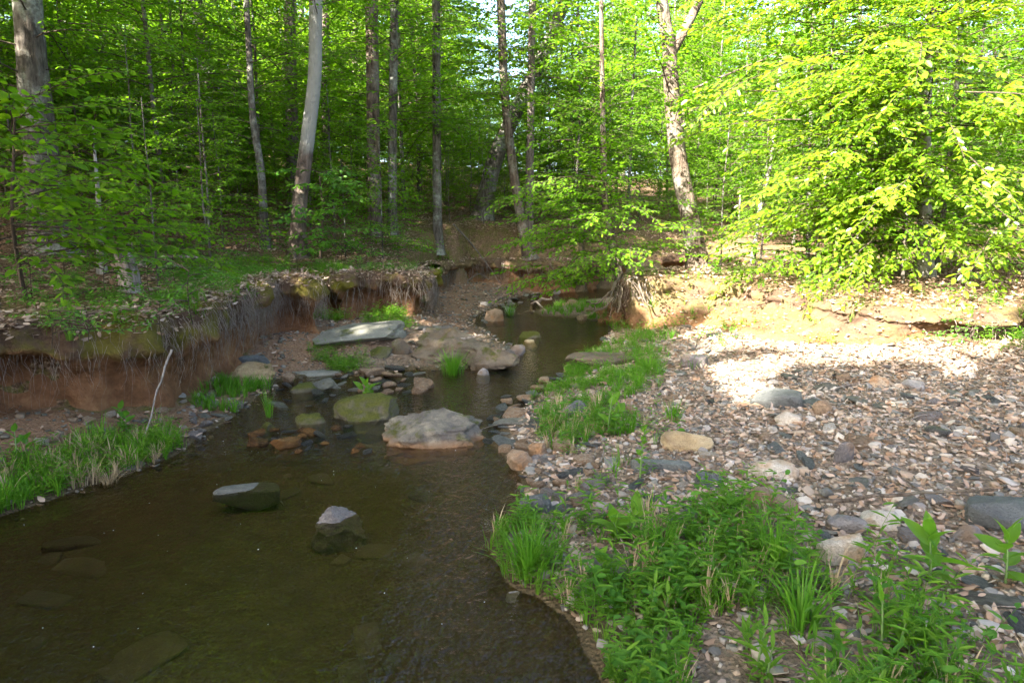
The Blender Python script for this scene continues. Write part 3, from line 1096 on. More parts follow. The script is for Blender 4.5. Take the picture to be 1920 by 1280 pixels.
tree('leaning_tree', 'leaning trunk slanting across the bright gap above the bend', up_path(903, 410, 25, [(925, 310, 0), (965, 215, 0.5), (1025, 90, 1), (1060, 0, 1)], 14), 0.27, 0.16, 'bark',
     CR(z0=4.0, z1=8.5, nb=18, lmax=3.2, lod='far'), 'leaf_far', seed=11)
tree('curved_tree', 'bowed brown-grey trunk rising from driftwood at the stream bend', up_path(992, 482, 17, [(975, 400, 0), (957, 280, 0), (945, 150, 0), (939, 0, 0)], 13), 0.14, 0.11, 'bark_brown',
     CR(z0=3.2, z1=8.5, nb=22, lmax=2.8, lod='half'), seed=12)
tree('forest_tree', 'thin dark straight trunk behind the bowed trunk', up_path(992, 440, 25, [(994, 300, 0), (996, 150, 0)], 13), 0.13, 0.09, 'bark_dark',
     CR(z0=3.5, z1=8.5, nb=22, lmax=3.0, lod='far'), 'leaf_far', seed=13)
az_l = math.radians(200)
tree('overhanging_tree', 'thin sun-flecked trunk leaning over the stream with leafy low boughs', up_path(1168, 528, 13.2, [(1150, 470, 0), (1136, 400, 0), (1131, 250, 0), (1128, 60, 0)], 6.5), 0.09, 0.03, 'bark_brown',
     CR(z0=0.35, z1=4.6, nb=34, lmax=2.1, lod='mid', bias=(math.radians(220), 0.4), extra=[(0.3 + 0.12 * i, math.radians(190 + 17 * (i % 6)), 1.7, 0.12) for i in range(16)]), seed=14)
tree('beech_tree', 'grey forked trunk with sunlit foot on the sunlit bank', up_path(1312, 506, 13.0, [(1296, 420, 0), (1272, 300, 0), (1260, 180, 0), (1254, 90, 0), (1240, 0, 0)], 11), 0.2, 0.1, 'bark_brown',
     CR(z0=2.6, z1=10, nb=38, lmax=2.6, lod='mid'), seed=15, limbs=((4.2, 0.4, 3.2, 0.10, 1.6), (3.4, 0.2, 2.4, 0.03, 0.5)))
# the sunlit beech over the gravel bar
P17 = up_path(1735, 520, 10.2, [(1733, 400, 0), (1733, 250, 0), (1740, 100, 0), (1745, 0, 0)], 9)
r17 = np.random.default_rng(17)
ex = []
for i in range(62):
    z = 0.5 + 4.9 * (i / 62.0) + r17.uniform(0, .3)
    ex.append((z, math.radians(r17.uniform(165, 290)), r17.uniform(1.9, 3.5), r17.normal(0.12 if z > 1.3 else 0.02, 0.14)))
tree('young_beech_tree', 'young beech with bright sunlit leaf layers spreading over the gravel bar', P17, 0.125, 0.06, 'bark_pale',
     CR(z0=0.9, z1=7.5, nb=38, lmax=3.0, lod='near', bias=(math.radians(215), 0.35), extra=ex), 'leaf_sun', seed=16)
tree('slender_tree', 'thin pale slanting stem between the forked beech and the young beech', up_path(1413, 450, 15.5, [(1425, 390, 0), (1444, 310, 0), (1455, 200, 0)], 6), 0.05, 0.03, 'bark_pale',
     CR(z0=1.6, z1=5, nb=20, lmax=1.8, lod='mid'), seed=18, sides=8)
tree('slender_tree', 'thin upright stem behind the young beech boughs', up_path(1517, 462, 15.5, [(1517, 350, 0), (1520, 220, 0)], 7), 0.05, 0.03, 'bark',
     CR(z0=1.2, z1=6, nb=24, lmax=2.0, lod='mid'), seed=19, sides=8)
tree('sapling', 'leafy sapling at the brink of the root-hung bank beside the thick grey trunk', up_path(48, 560, 6.3, [(30, 470, -0.1), (22, 400, -0.2), (25, 300, -0.2)], 3.2), 0.022, 0.01, 'twig',
     CR(z0=0.45, z1=2.1, nb=24, lmax=1.9, lod='near', bias=(math.radians(-5), 0.65), lmin=0.8), seed=20, sides=7, flare=0.2)
tree('sapling', 'leafy shrub with long drooping twigs behind the mossy overhang', up_path(600, 495, 11.8, [(602, 440, 0), (606, 400, 0), (600, 340, 0)], 2.9), 0.025, 0.01, 'twig',
     CR(z0=0.25, z1=1.9, nb=26, lmax=1.1, lod='near', bias=(math.radians(-60), 0.4)), 'seedling', seed=21, sides=7, flare=0.2)


# ------------------------------------------------------------------ understory and the wood behind (crowns and stems shared)
def shared_tree(name, height, r0, mat, nb, z0, z1, lmax, lod, leafmat, seed, shape=0.55):
    r = np.random.default_rng(seed)
    k = 6
    P = np.stack([np.cumsum(r.normal(0, 0.035 * height / 6, k)), np.cumsum(r.normal(0, 0.035 * height / 6, k)), np.linspace(-0.15, height, k)], 1)
    P[0, :2] = 0
    tm, S = trunk_mesh(name + '_trunk', P, r0, r0 * 0.35, mat, 9, 0.4, seed, 22)
    A = crown_on(S, r, z0, z1, nb, lmax, lod, shape=shape)
    return tm, A.mesh(name + '_crown', [M[leafmat], M['twig']])


def plant_tree(name, pair, loc, rz, sc, label, group, cat='tree'):
    root = obj(name, None, loc=loc, rot=(0, 0, rz), scale=(sc, sc, sc), label=label, cat=cat, group=group)
    obj('trunk', pair[0], root)
    obj('crown', pair[1], root)
    return root


SHORT = {
    'thick lichen-spotted grey trunk standing on the root-hung bank': 'the thick lichen-spotted trunk',
    'thin pale grey sapling trunk beside the broken stump': 'the broken stump',
    'slim bent grey trunk on the dark leaf-covered slope': 'the slim bent trunk',
    'broad grey trunk leaning uphill behind the slim bent trunk': 'the broad trunk leaning uphill',
    'dark straight trunk standing close behind the pale-topped trunk': 'the dark straight trunk',
    'trunk with pale bare upper stem curving up beside the dark straight trunk': 'the pale-topped trunk',
    'straight dark trunk just uphill of the pale-topped trunk': 'the dark trunk uphill of the pale-topped one',
    'rough brown trunk upright on the leafy slope above the mossy overhang': 'the rough brown trunk',
    'slim straight grey trunk next to the rough brown one': 'the slim grey trunk by the rough brown one',
    'slim upright trunk rooted just above the dark bank at the bend': 'the slim upright trunk above the bend',
    'leaning trunk slanting across the bright gap above the bend': 'the trunk slanting across the bright gap',
    'bowed brown-grey trunk rising from driftwood at the stream bend': 'the bowed trunk at the bend',
    'thin dark straight trunk behind the bowed trunk': 'the thin dark trunk behind the bowed one',
    'thin sun-flecked trunk leaning over the stream with leafy low boughs': 'the sun-flecked leaning trunk',
    'grey forked trunk with sunlit foot on the sunlit bank': 'the forked grey trunk',
    'young beech with bright sunlit leaf layers spreading over the gravel bar': 'the sunlit young beech',
    'thin pale slanting stem between the forked beech and the young beech': 'the thin slanting stem',
    'thin upright stem behind the young beech boughs': 'the thin stem behind the young beech',
    'leafy sapling at the brink of the root-hung bank beside the thick grey trunk': 'the sapling at the brink of the bank',
    'leafy shrub with long drooping twigs behind the mossy overhang': 'the drooping shrub',
}
TREES_NAMED = [(o.location.x, o.location.y, o['label']) for o in COL.objects if o.get('category') == 'tree']


def near_tree(x, y):
    return SHORT[min(TREES_NAMED, key=lambda t: (t[0] - x) ** 2 + (t[1] - y) ** 2)[2]]


UNDER = [shared_tree('understory_beech', 8.5, 0.05, 'bark', 52, 1.0, 8.2, 2.6, 'half', 'leaf', 200 + i) for i in range(4)]
LOWU = [shared_tree('beech_sapling', 4.2, 0.026, 'bark', 26, 0.35, 4.15, 1.7, 'mid', 'leaf', 220 + i) for i in range(3)]
FAR = [shared_tree('woodland_tree', 17.0, 0.16, ('bark', 'bark_dark', 'bark_brown', 'bark')[i], 85, (0.4, 1.6, 0.4, 2.2)[i], 16, 4.0, 'far', 'leaf_far', 240 + i, 0.3) for i in range(4)]

rt = np.random.default_rng(303)
placed = [np.array([o.location.x, o.location.y]) for o in COL.objects if o.get('category') == 'tree']


def try_spot(x, y, gap, inl=0.9):
    p = np.array([x, y])
    z, w, fl, fr, lf = land(x, y, full=True)
    if max(fl[0], fr[0]) < inl:
        return None
    if any(np.hypot(*(p - q)) < gap for q in placed):
        return None
    return p, float(z[0])


def scatter(n, xs, ys, gap, inl=0.9, avoid=None):
    got = []
    tries = 0
    while len(got) < n and tries < 4000:
        tries += 1
        y = rt.uniform(*ys)
        x = rt.uniform(*xs) * y
        if avoid and avoid(x, y):
            continue
        s = try_spot(x, y, gap, inl)
        if s is None:
            continue
        placed.append(s[0])
        got.append((x, y, s[1]))
    return got


def in_gap(x, y):            # the bright gap of sky above the bend stays open
    u = 960 + F * x / y
    return 860 < u < 960


for i, (x, y, z) in enumerate(scatter(34, (-0.85, 0.0), (10.5, 30), 1.6, 1.2, in_gap)):
    plant_tree('understory_beech', UNDER[i % 4], (x, y, z), rt.uniform(0, 6.28), rt.uniform(0.8, 1.25), 'slim understory beech with layered leaf sprays near ' + near_tree(x, y), 'understory beeches near ' + near_tree(x, y))
for i, (x, y, z) in enumerate(scatter(36, (0.02, 0.95), (13.5, 32), 1.6, 1.0, in_gap)):
    plant_tree('understory_beech', UNDER[i % 4], (x, y, z), rt.uniform(0, 6.28), rt.uniform(0.8, 1.25), 'slim understory beech with layered leaf sprays near ' + near_tree(x, y), 'understory beeches near ' + near_tree(x, y))
for i, (x, y, z) in enumerate(scatter(14, (0.3, 1.0), (11, 22), 1.3, 1.2, in_gap)):
    plant_tree('beech_sapling', LOWU[i % 3], (x, y, z), rt.uniform(0, 6.28), rt.uniform(0.7, 1.2), 'low leafy beech sapling growing near ' + near_tree(x, y), 'beech saplings near ' + near_tree(x, y))
for i, (x, y, z) in enumerate(scatter(40, (-0.85, -0.05), (8.2, 22), 1.1, 0.9, lambda x, y: in_gap(x, y) or (y < 9.6 and -0.80 < x / y < -0.58))):
    plant_tree('beech_sapling', LOWU[i % 3], (x, y, z), rt.uniform(0, 6.28), rt.uniform(0.45, 0.9), 'low leafy beech sapling growing near ' + near_tree(x, y), 'beech saplings near ' + near_tree(x, y))
for i, (x, y, z) in enumerate(scatter(80, (-0.9, 0.9), (18, 46), 1.5, 1.0)):
    plant_tree('beech_sapling', LOWU[i % 3], (x, y, z), rt.uniform(0, 6.28), rt.uniform(0.9, 1.5), 'leafy sapling in the thicket at the foot of the distant wood', 'saplings in the distant thicket')
for i, (x, y, z) in enumerate(scatter(130, (-0.62, 0.34), (12, 30), 0.75, 0.7)):
    plant_tree('beech_sapling', LOWU[i % 3], (x, y, z), rt.uniform(0, 6.28), rt.uniform(0.35, 0.75), 'waist-high beech sapling growing near ' + near_tree(x, y), 'waist-high saplings near ' + near_tree(x, y))
for i, (x, y, z) in enumerate(scatter(20, (-1.7, -0.85), (7, 26), 1.9, 1.5) + scatter(12, (0.95, 1.7), (9, 24), 1.9, 1.5)):
    plant_tree('understory_beech', UNDER[i % 4], (x, y, z), rt.uniform(0, 6.28), rt.uniform(0.8, 1.25), 'slim understory beech standing apart at the outskirts of the wood', 'outlying understory beeches')
FARL = ['distant grey-trunked tree leafy to the ground beyond the stream', 'distant dark-trunked tree with bare lower trunk beyond the stream', 'distant brown-trunked tree leafy to the ground beyond the stream', 'distant grey-trunked tree with bare lower trunk beyond the stream']
for i, (x, y, z) in enumerate(scatter(170, (-1.0, 1.0), (27, 100), 2.6, 1.0) + scatter(40, (-1.6, -1.0), (24, 70), 3, 1.0) + scatter(24, (1.0, 1.6), (24, 70), 3, 1.0)):
    sc = rt.uniform(0.75, 1.2) * (0.55 if 850 < 960 + F * x / y < 1090 else 1)
    plant_tree('woodland_tree', FAR[i % 4], (x, y, z - 0.1), rt.uniform(0, 6.28), sc, FARL[i % 4], 'distant wood: ' + FARL[i % 4].split(' ')[1] + (' leafy' if i % 2 == 0 else ' bare below'))


# ------------------------------------------------------------------ tall trees added out of view behind and beside the viewer to shade the stream
e1 = np.cross(TO_SUN, [0, 0, 1.0])
e1 /= np.linalg.norm(e1)
e2 = np.cross(e1, TO_SUN)


def sunplane(p):
    p = np.atleast_2d(p)
    return np.stack([p @ e1, p @ e2], 1)


SUN_HOLES = [(D(1560, 330, 9.0), 2.1), (D(1680, 120, 9.3), 1.9), (D(1450, 200, 9.3), 1.4), (G(1390, 600, 0.5), 1.25), (G(1390, 680, 0.4), 0.5), (D(1290, 455, 13.0), 0.4), (D(1300, 545, 12.5), 0.9), (D(1225, 550, 12.5), 0.4), (D(1400, 565, 11.6), 0.9), (G(1250, 600, 0.3), 0.4), (G(1410, 735, 0.35), 0.32), (G(660, 512, 1.15), 0.3), (D(1560, 520, 8.5), 1.1), (D(1740, 480, 8.0), 1.0), (D(1850, 260, 9.0), 1.7), (D(1320, 150, 12.0), 0.9), (D(1150, 480, 13.0), 0.35), (G(1290, 825, 0.35), 0.13), (G(1800, 680, 0.45), 0.3)]
HOLES = [(sunplane(p)[0], r) for p, r in SUN_HOLES]


def cloud_crown(center, rad, n, leaf, seed, flat=0.75):
    r = np.random.default_rng(seed)
    k = 55
    c = r.normal(size=(k, 3))
    c /= np.linalg.norm(c, axis=1)[:, None]
    c *= (r.random(k) ** 0.4)[:, None] * rad
    c[:, 2] *= flat
    i = r.integers(0, k, n)
    p = c[i] + r.normal(size=(n, 3)) * np.array([0.55, 0.55, 0.28]) * rad / 3.0
    p += center
    uv = sunplane(p)
    keep = np.ones(n, bool)
    wob = fbm(np.stack([uv[:, 0] * 1.4, uv[:, 1] * 1.4, uv[:, 0] * 0], 1), 4, 3)
    for hc, hr in HOLES:
        d = np.hypot(*(uv - hc).T)
        keep &= d > hr * (1 + 0.35 * wob)  # crown opened along the sun's direction so beams land on chosen spots
    p = p[keep]
    n = len(p)
    d = r.normal(size=(n, 3)) * np.array([1, 1, 0.3])
    nr = np.stack([r.normal(0, 0.5, n), r.normal(0, 0.5, n), np.ones(n)], 1)
    return leaves(p, d, nr, leaf * r.uniform(0.7, 1.2, n), 'one', 1.2)


rc = np.random.default_rng(909)
_h = HOLES
HOLES = []
UPPER = [mesh('upper_crown', *cloud_crown(np.zeros(3), 3.4, 4200, 0.26, 860 + i), [M['leaf_far']]) for i in range(3)]  # upper crowns above the view, added to darken the slope
HOLES = _h
for i, o in enumerate([o for o in COL.objects if o.get('category') == 'tree' and o.name.split('.')[0] in ('forest_tree', 'leaning_tree', 'curved_tree') or o.name == 'beech_tree']):
    if 670 < 960 + F * o.location.x / o.location.y < 1110:      # open sky above the stream corridor
        continue
    top = max((v.co for v in o.children[0].data.vertices), key=lambda c: c.z)
    obj('crown', UPPER[i % 3], o, loc=(top.x, top.y, max(top.z - 0.5, 10.5)), rot=(0, 0, i * 1.3))
shade = []
for gxp in (-18.0, -14.0, -10.0, -6.0, -2.0):
    for gyp in (-12.0, -8.2, -4.4, -0.6):
        shade.append((gxp + rc.uniform(-1, 1), gyp + rc.uniform(-1, 1), rc.uniform(10, 13.5)))
for gxp in (-21.0, -17.0, -13.0, -9.5):
    for gyp in (6.5, 10.5, 14.5):
        if gxp < -0.8 * gyp - 1.5:
            shade.append((gxp + rc.uniform(-1, 1), gyp + rc.uniform(-1, 1), rc.uniform(10.5, 13.5)))
for i, (x, y, z) in enumerate(shade):
    bx = x if x < -6.8 else (-7.2 + rc.uniform(-1.2, 0) if x < -3 else 2.6 + rc.uniform(0, 3))
    by = y if y < 1.5 or bx < -6 else 0.0
    bz = H(bx, by) - 0.1
    root = obj('shade_tree', None, loc=(bx, by, bz), label='tall broad-crowned tree added out of view to shade the stream', cat='tree', group='added shade trees')
    c = np.array([x - bx, y - by, z - bz])
    P = np.array([[0, 0, 0], [c[0] * 0.08, c[1] * 0.08, c[2] * 0.4], [c[0] * 0.5, c[1] * 0.5, c[2] * 0.75], c])
    tm, S = trunk_mesh('shade_tree_trunk', P, 0.24, 0.08, 'bark', 10, 0.4, 700 + i, 24)
    obj('trunk', tm, root)
    V, Q = cloud_crown(np.array([x, y, z]), 3.3, 4400, 0.285, 800 + i)
    obj('crown', mesh('shade_tree_crown', V - np.array([bx, by, bz]), Q, [M['leaf_far']], smooth=True), root)

# ------------------------------------------------------------------ boulders and stones placed from the photograph
def hero(name, px0, px1, pyt, pyb, z, mat, label, depth=0.7, cuts=8, boxy=0.5, rough=0.05, seed=0, n=22, rz=0.0, tilt=(0, 0), sink=0.45, cat='rock', group=None, hmin=0.03, planes=()):
    cpx = (px0 + px1) / 2
    g = hit(cpx, pyb - 2)
    lz = H(g[0], g[1])
    z = -0.06 if lz < 0.0 else lz - 0.015
    t = g[1] / ray(cpx, pyb)[1]
    w = (px1 - px0) / F * t
    d = w * depth
    al = math.atan2(2.0 - z, np.hypot(g[0], g[1]))
    h = max(((pyb - pyt) / F * t - d * 0.5 * math.sin(al)) / math.cos(al), hmin)
    sk = h * sink
    if lz < 0.0:
        h = h + z
        z = 0.0
        sk = 0.04 - H(g[0] * (1 + d / 2 / g[1]), g[1] + d / 2)
        sk = max(sk, 0.08)
    V, Q = rock(n, (w / 2, d / 2, (h + sk) / 2), cuts, boxy, rough, seed, planes=planes)
    u = g[:2] / np.linalg.norm(g[:2])
    loc = np.array([g[0] + u[0] * d / 2, g[1] + u[1] * d / 2, z + (h - sk) / 2])
    me = mesh(name, V, Q, [M[mat]])
    return obj(name, me, loc=loc, rot=(tilt[0], tilt[1], rz - math.atan2(g[0], g[1])), label=label, cat=cat, group=group)


hero('boulder', 722, 908, 768, 846, -0.05, 'boulder', 'big tan and grey boulder standing in the riffle with an orange waterline', 0.6, 0, 0.3, 0.085, 31, n=30, sink=0.3, planes=[((-0.62, -0.2, 0.75), 0.62), ((0.06, -0.22, 0.97), 0.62), ((0.1, -0.95, 0.25), 0.78), ((-0.5, -0.85, 0.2), 0.85), ((0.9, -0.35, 0.25), 0.85), ((0.6, 0.1, 0.8), 0.92)])
hero('mossy_boulder', 628, 762, 732, 792, -0.05, 'mossrock', 'moss-covered boulder with green plants on top in the stream', 0.6, 6, 0.7, 0.07, 32)
hero('boulder', 426, 516, 682, 728, 0.10, 'yellowrock', 'lumpy yellow-tan boulder at the foot of the root-hung bank', 0.65, 5, 0.75, 0.09, 33)
hero('rock_slab', 588, 764, 612, 652, 0.14, 'slabrock', 'large flat grey slab resting on smaller rocks', 0.62, 4, 0.3, 0.05, 34, tilt=(0.03, -0.05), sink=0.15, planes=[((-0.6, -0.1, 0.8), 0.7), ((0.1, -0.7, -0.6), 0.62), ((0.9, -0.4, 0.1), 0.85)])
hero('boulder', 775, 935, 618, 686, 0.0, 'brownrock', 'big rough brown boulder behind the grass tuft in midstream', 0.7, 5, 0.4, 0.1, 135, n=30, planes=[((-0.5, -0.5, 0.7), 0.6), ((0.5, -0.3, 0.8), 0.66), ((0.2, -0.95, 0.2), 0.75)])
hero('boulder', 866, 968, 648, 697, -0.03, 'brownrock', 'low rounded brown boulder with moss at the edge of the pool', 0.6, 6, 0.5, 0.09, 136)
hero('boulder', 958, 985, 640, 668, 0.0, 'schist', 'small brown boulder leaning against the low mossy one', 0.9, 6, 0.6, 0.06, 37, n=8)
hero('rock', 908, 952, 576, 605, -0.03, 'sandstone', 'pointed pyramid-shaped tan rock in the upper pool', 0.8, 7, 0.9, 0.05, 38, n=14)
hero('rock', 966, 1012, 617, 636, -0.02, 'mossrock', 'mossy flat-topped rock rising from the pool', 0.7, 6, 0.5, 0.05, 39, n=14)
hero('rock', 980, 1008, 632, 644, -0.02, 'yellowrock', 'small pale stone beside the mossy flat-topped rock', 0.7, 6, 0.6, 0.05, 40, n=8)
hero('rock_slab', 1058, 1225, 664, 690, 0.02, 'brownrock', 'long flat grey-brown ledge reaching from the grass into the pool', 0.45, 6, 0.4, 0.03, 41, tilt=(0, 0.03))
hero('rock', 586, 680, 946, 992, -0.06, 'schist', 'lone pale grey rock in the still pool', 0.6, 3, 0.4, 0.09, 42, n=22, sink=0.35, planes=[((0.55, -0.3, 0.78), 0.55), ((-0.2, -0.6, 0.77), 0.6), ((-0.9, 0.2, 0.35), 0.8), ((0.1, -0.95, 0.1), 0.8)])
hero('rock_slab', 402, 520, 899, 924, -0.06, 'wetschist', 'flat grey slab just breaking the surface of the pool', 0.4, 6, 0.3, 0.02, 43, n=14, tilt=(0.06, 0.12), sink=0.7)
hero('rock', 1046, 1102, 750, 790, 0.12, 'slate', 'purple-grey angular rock in the green plants', 0.8, 8, 0.6, 0.04, 44, n=14)
hero('rock', 973, 1034, 926, 974, 0.0, 'slate', 'dark rounded rock at the water edge above the grass tuft', 0.8, 5, 0.7, 0.05, 45, n=14)
hero('rock', 950, 1003, 842, 884, 0.0, 'sandstone', 'tan block-shaped rock at the water edge', 0.9, 7, 0.75, 0.09, 146, n=14)
hero('rock', 990, 1030, 828, 862, 0.08, 'sandstone', 'brown-tan rock leaning on the tan block at the water edge', 0.8, 8, 0.5, 0.05, 47, n=14)
hero('rock', 1238, 1338, 812, 852, 0.33, 'yellowrock', 'smooth yellow rock in the edge of the sun patch', 0.6, 5, 0.7, 0.04, 48, n=14)
hero('rock', 1275, 1333, 663, 694, 0.3, 'schist', 'grey-pink rock beside a grass clump near the sun patch', 0.7, 6, 0.6, 0.05, 49, n=14)
hero('rock', 1400, 1510, 920, 968, 0.36, 'sandstone', 'large orange-tan rock with dark underside on the gravel bar', 0.6, 8, 0.5, 0.05, 50, n=14)
hero('slate_bar', 1183, 1292, 866, 890, 0.28, 'slate', 'long dark slate bar lying across the gravel', 0.22, 4, 0.2, 0.02, 51, n=8, rz=0.08)
hero('slate_block', 1292, 1348, 886, 922, 0.33, 'slate', 'dark green-grey slate block on the gravel', 0.7, 7, 0.3, 0.03, 52, n=8)
hero('rock_slab', 1822, 2010, 942, 1008, 0.42, 'slate', 'large blue-grey slate slab half out of the gravel', 0.6, 5, 0.3, 0.02, 53, n=14, tilt=(0.08, 0.1))
hero('rock', 1614, 1682, 956, 998, 0.4, 'quartz', 'pale cream wedge-shaped rock on the gravel bar', 0.6, 8, 0.45, 0.04, 54, n=14)
hero('rock', 1552, 1624, 970, 1004, 0.39, 'schist', 'flat grey-brown rock touching the cream wedge-shaped rock', 0.6, 6, 0.55, 0.04, 55, n=14)
hero('rock', 1402, 1492, 862, 902, 0.37, 'quartz', 'broad whitish-tan rock above the dark slate chips', 0.55, 7, 0.55, 0.05, 56, n=14)
hero('rock', 1438, 1512, 735, 762, 0.37, 'sandstone', 'flat tan stone lying on a dark slate plate', 0.5, 6, 0.4, 0.03, 57, n=8)
hero('slate_plate', 1395, 1500, 730, 768, 0.36, 'slate', 'dark slanting slate plate under the flat tan stone', 0.6, 5, 0.25, 0.02, 58, n=8, hmin=0.03)
hero('rock', 1523, 1562, 748, 783, 0.38, 'sandstone', 'round tan stone beside the dark slate plate', 0.8, 3, 0.9, 0.03, 59, n=8)
hero('rock', 1455, 1505, 770, 798, 0.37, 'quartz', 'whitish stone split beside a green-grey slate', 0.7, 7, 0.6, 0.05, 60, n=8)
hero('rock', 1628, 1665, 705, 730, 0.42, 'sandstone', 'rust-orange pointed stone among the dead leaves', 0.7, 6, 0.6, 0.05, 61, n=8)
hero('rock', 1690, 1730, 712, 735, 0.42, 'schist', 'purple-grey stone behind the rust-orange pointed one', 0.8, 6, 0.6, 0.05, 62, n=8)
hero('rock', 1735, 1790, 800, 822, 0.42, 'wetslate', 'nearly black flat stone on the gravel', 0.6, 5, 0.5, 0.03, 63, n=8)
hero('rock', 1560, 1600, 828, 870, 0.39, 'schist', 'pale grey-green upright slate chip on the gravel', 0.4, 6, 0.3, 0.03, 64, n=8, rz=0.9)
hero('rock', 892, 918, 684, 706, -0.02, 'schist', 'rounded grey cobble in front of the low mossy boulder', 0.9, 4, 0.8, 0.04, 65, n=8)
hero('mossy_rock', 558, 610, 768, 798, -0.04, 'mossrock', 'small moss-topped arched rock next to the moss-covered boulder', 0.7, 5, 0.6, 0.08, 66, n=14)
hero('mossy_rock', 540, 605, 712, 738, -0.03, 'mossrock', 'flat mossy ledge in the side channel', 0.6, 6, 0.4, 0.05, 67, n=14)
hero('slate_block', 448, 506, 666, 698, 0.24, 'slate', 'dark square slate block behind the yellow-tan boulder', 0.5, 5, 0.2, 0.02, 68, n=8)
hero('rock', 735, 770, 632, 668, 0.02, 'brownrock', 'upright brown rock propping the grey slab', 0.8, 7, 0.5, 0.05, 69, n=14)
hero('rock', 690, 738, 650, 675, 0.02, 'mossrock', 'squat mossy rock under the grey slab', 0.7, 6, 0.5, 0.05, 70, n=8)
hero('rock', 480, 520, 783, 803, -0.03, 'mossrock', 'moss-rimmed rock with a grass sprig at the mouth of the side channel', 0.8, 5, 0.6, 0.05, 71, n=8)
hero('rock', 640, 675, 690, 706, -0.02, 'wetslate', 'dark wet slate stone in the side channel', 0.7, 5, 0.4, 0.03, 72, n=8)
hero('rock_slab', 530, 640, 690, 708, 0.02, 'slabrock', 'thin mossy-ended slab lying along the side channel', 0.3, 5, 0.3, 0.02, 73, n=8)
hero('rock', 640, 712, 752, 772, -0.02, 'slate', 'dark slate plate leaning on the moss-covered boulder', 0.6, 5, 0.25, 0.02, 74, n=8)
hero('rock', 1790, 1840, 985, 1020, 0.42, 'schist', 'brownish stone touching the blue-grey slate slab', 0.7, 6, 0.6, 0.04, 75, n=8)
hero('rock', 948, 985, 1098, 1125, 0.0, 'schist', 'pale stone at the water edge below the grass tuft', 0.8, 5, 0.7, 0.05, 76, n=8)
hero('rock', 1135, 1180, 955, 990, 0.2, 'sandstone', 'upright orange-brown stone among the herbs', 0.6, 6, 0.5, 0.05, 77, n=8)
hero('rock', 1530, 1640, 1000, 1060, 0.36, 'quartz', 'tilted whitish flat stone beside the sedge', 0.5, 6, 0.35, 0.04, 78, n=14, rz=0.6, tilt=(0, -0.2))

STONE_XY = [(o.location.x, o.location.y, max(o.dimensions[:2]) / 2) for o in COL.objects if o.get('category') == 'rock']


def variants(kind, n, cuts, boxy, rough, mats, count, flat=False, depth=(0.62, 0.95)):
    out = []
    for i in range(count):
        V, Q = rock(n, (1, 1, 1), cuts, boxy, rough, 900 + hash_s(kind) + i, depth)
        out.append([mesh(kind, V, Q, [M[m]], smooth=not flat) for m in mats])
    return out


def hash_s(s):
    return sum(ord(c) * (i + 3) for i, c in enumerate(s)) % 1000


KINDS = {
    'cobble': (variants('cobble', 5, 9, 0.42, 0.06, ('sandstone', 'schist', 'quartz', 'wetslate', 'wetrust'), 8), (0.6, 1.0), (0.32, 0.62)),
    'slate': (variants('slate_chip', 4, 7, 0.3, 0.03, ('slate', 'wetslate', 'slabrock'), 8, True, (0.7, 1.05)), (0.35, 0.8), (0.10, 0.24)),
}
rs = np.random.default_rng(4242)


def free(x, y, r, k=0.8):
    return all((x - a) ** 2 + (y - b) ** 2 > ((r + c) * k) ** 2 for a, b, c in STONE_XY)


def stone(x, y, size, kind, mi, name, label, group, z=None, sink=0.35, tilt=0.2):
    var, ry, rz = KINDS[kind]
    me = var[rs.integers(len(var))][mi]
    sz = size * rs.uniform(*rz)
    sy = size * rs.uniform(*ry)
    zz = (H(x, y) if z is None else z) + sz * (1 - 2 * sink)
    STONE_XY.append((x, y, size))
    return obj(name, me, loc=(x, y, zz), rot=(rs.normal(0, tilt), rs.normal(0, tilt), rs.uniform(0, 6.28)), scale=(size, sy, sz), label=label, cat='stone', group=group)


def green(x, y, w):
    near = sstep(1.9, 1.1, w) * sstep(4.4, 3.6, y)
    mid = 0.5 * sstep(1.2, 0.5, w)
    farb = sstep(1.5, 0.9, w) * sstep(4.9, 5.8, y) * sstep(10.5, 8.5, y)
    shore = 1 - (1 - sstep(0.2, 0.5, w)) * sstep(4.4, 4.9, y) * sstep(8.0, 7.0, y)
    return np.maximum(np.maximum(near, mid), farb) * shore


def bar_points(n, ymin=2.3, ymax=12.2, avoid_green=0.0, seed=1):
    r = np.random.default_rng(seed)
    x = r.uniform(0.0, 9.5, n)
    y = r.uniform(ymin, ymax, n)
    ok = (np.abs(x) < 0.8 * y + 0.6)
    x, y = x[ok], y[ok]
    z, w, fl, fr, lf = land(x, y, full=True)
    g = green(x, y, w)
    ok = (w > 0.02) & (fr < -0.15) & (fl < 0) & ~lf & (r.random(len(x)) > g * avoid_green)
    return x[ok], y[ok], z[ok], w[ok]


MARKS = [(o.location.x, o.location.y, m) for m, t in (
    ('the yellow rock', 'smooth yellow rock'), ('the grey-pink rock', 'grey-pink rock beside'), ('the large orange-tan rock', 'large orange-tan'), ('the long slate bar', 'long dark slate bar'),
    ('the dark slate block', 'dark green-grey slate block'), ('the blue-grey slate slab', 'large blue-grey slate'), ('the cream wedge-shaped rock', 'pale cream wedge'), ('the broad whitish rock', 'broad whitish-tan'),
    ('the slanting slate plate', 'dark slanting slate'), ('the round tan stone', 'round tan stone'), ('the rust-orange pointed stone', 'rust-orange pointed'), ('the nearly black stone', 'nearly black flat'),
    ('the tilted whitish stone', 'tilted whitish flat'), ('the upright orange-brown stone', 'upright orange-brown stone'), ('the purple-grey rock', 'purple-grey angular'))
    for o in COL.objects if str(o.get('label', '')).startswith(t)]


def mark(x, y):
    return min(MARKS, key=lambda t: (t[0] - x) ** 2 + (t[1] - y) ** 2)[2]


def sized(s, a=0.05, b=0.085):
    return 'small' if s < a else ('large' if s > b else 'mid-sized')


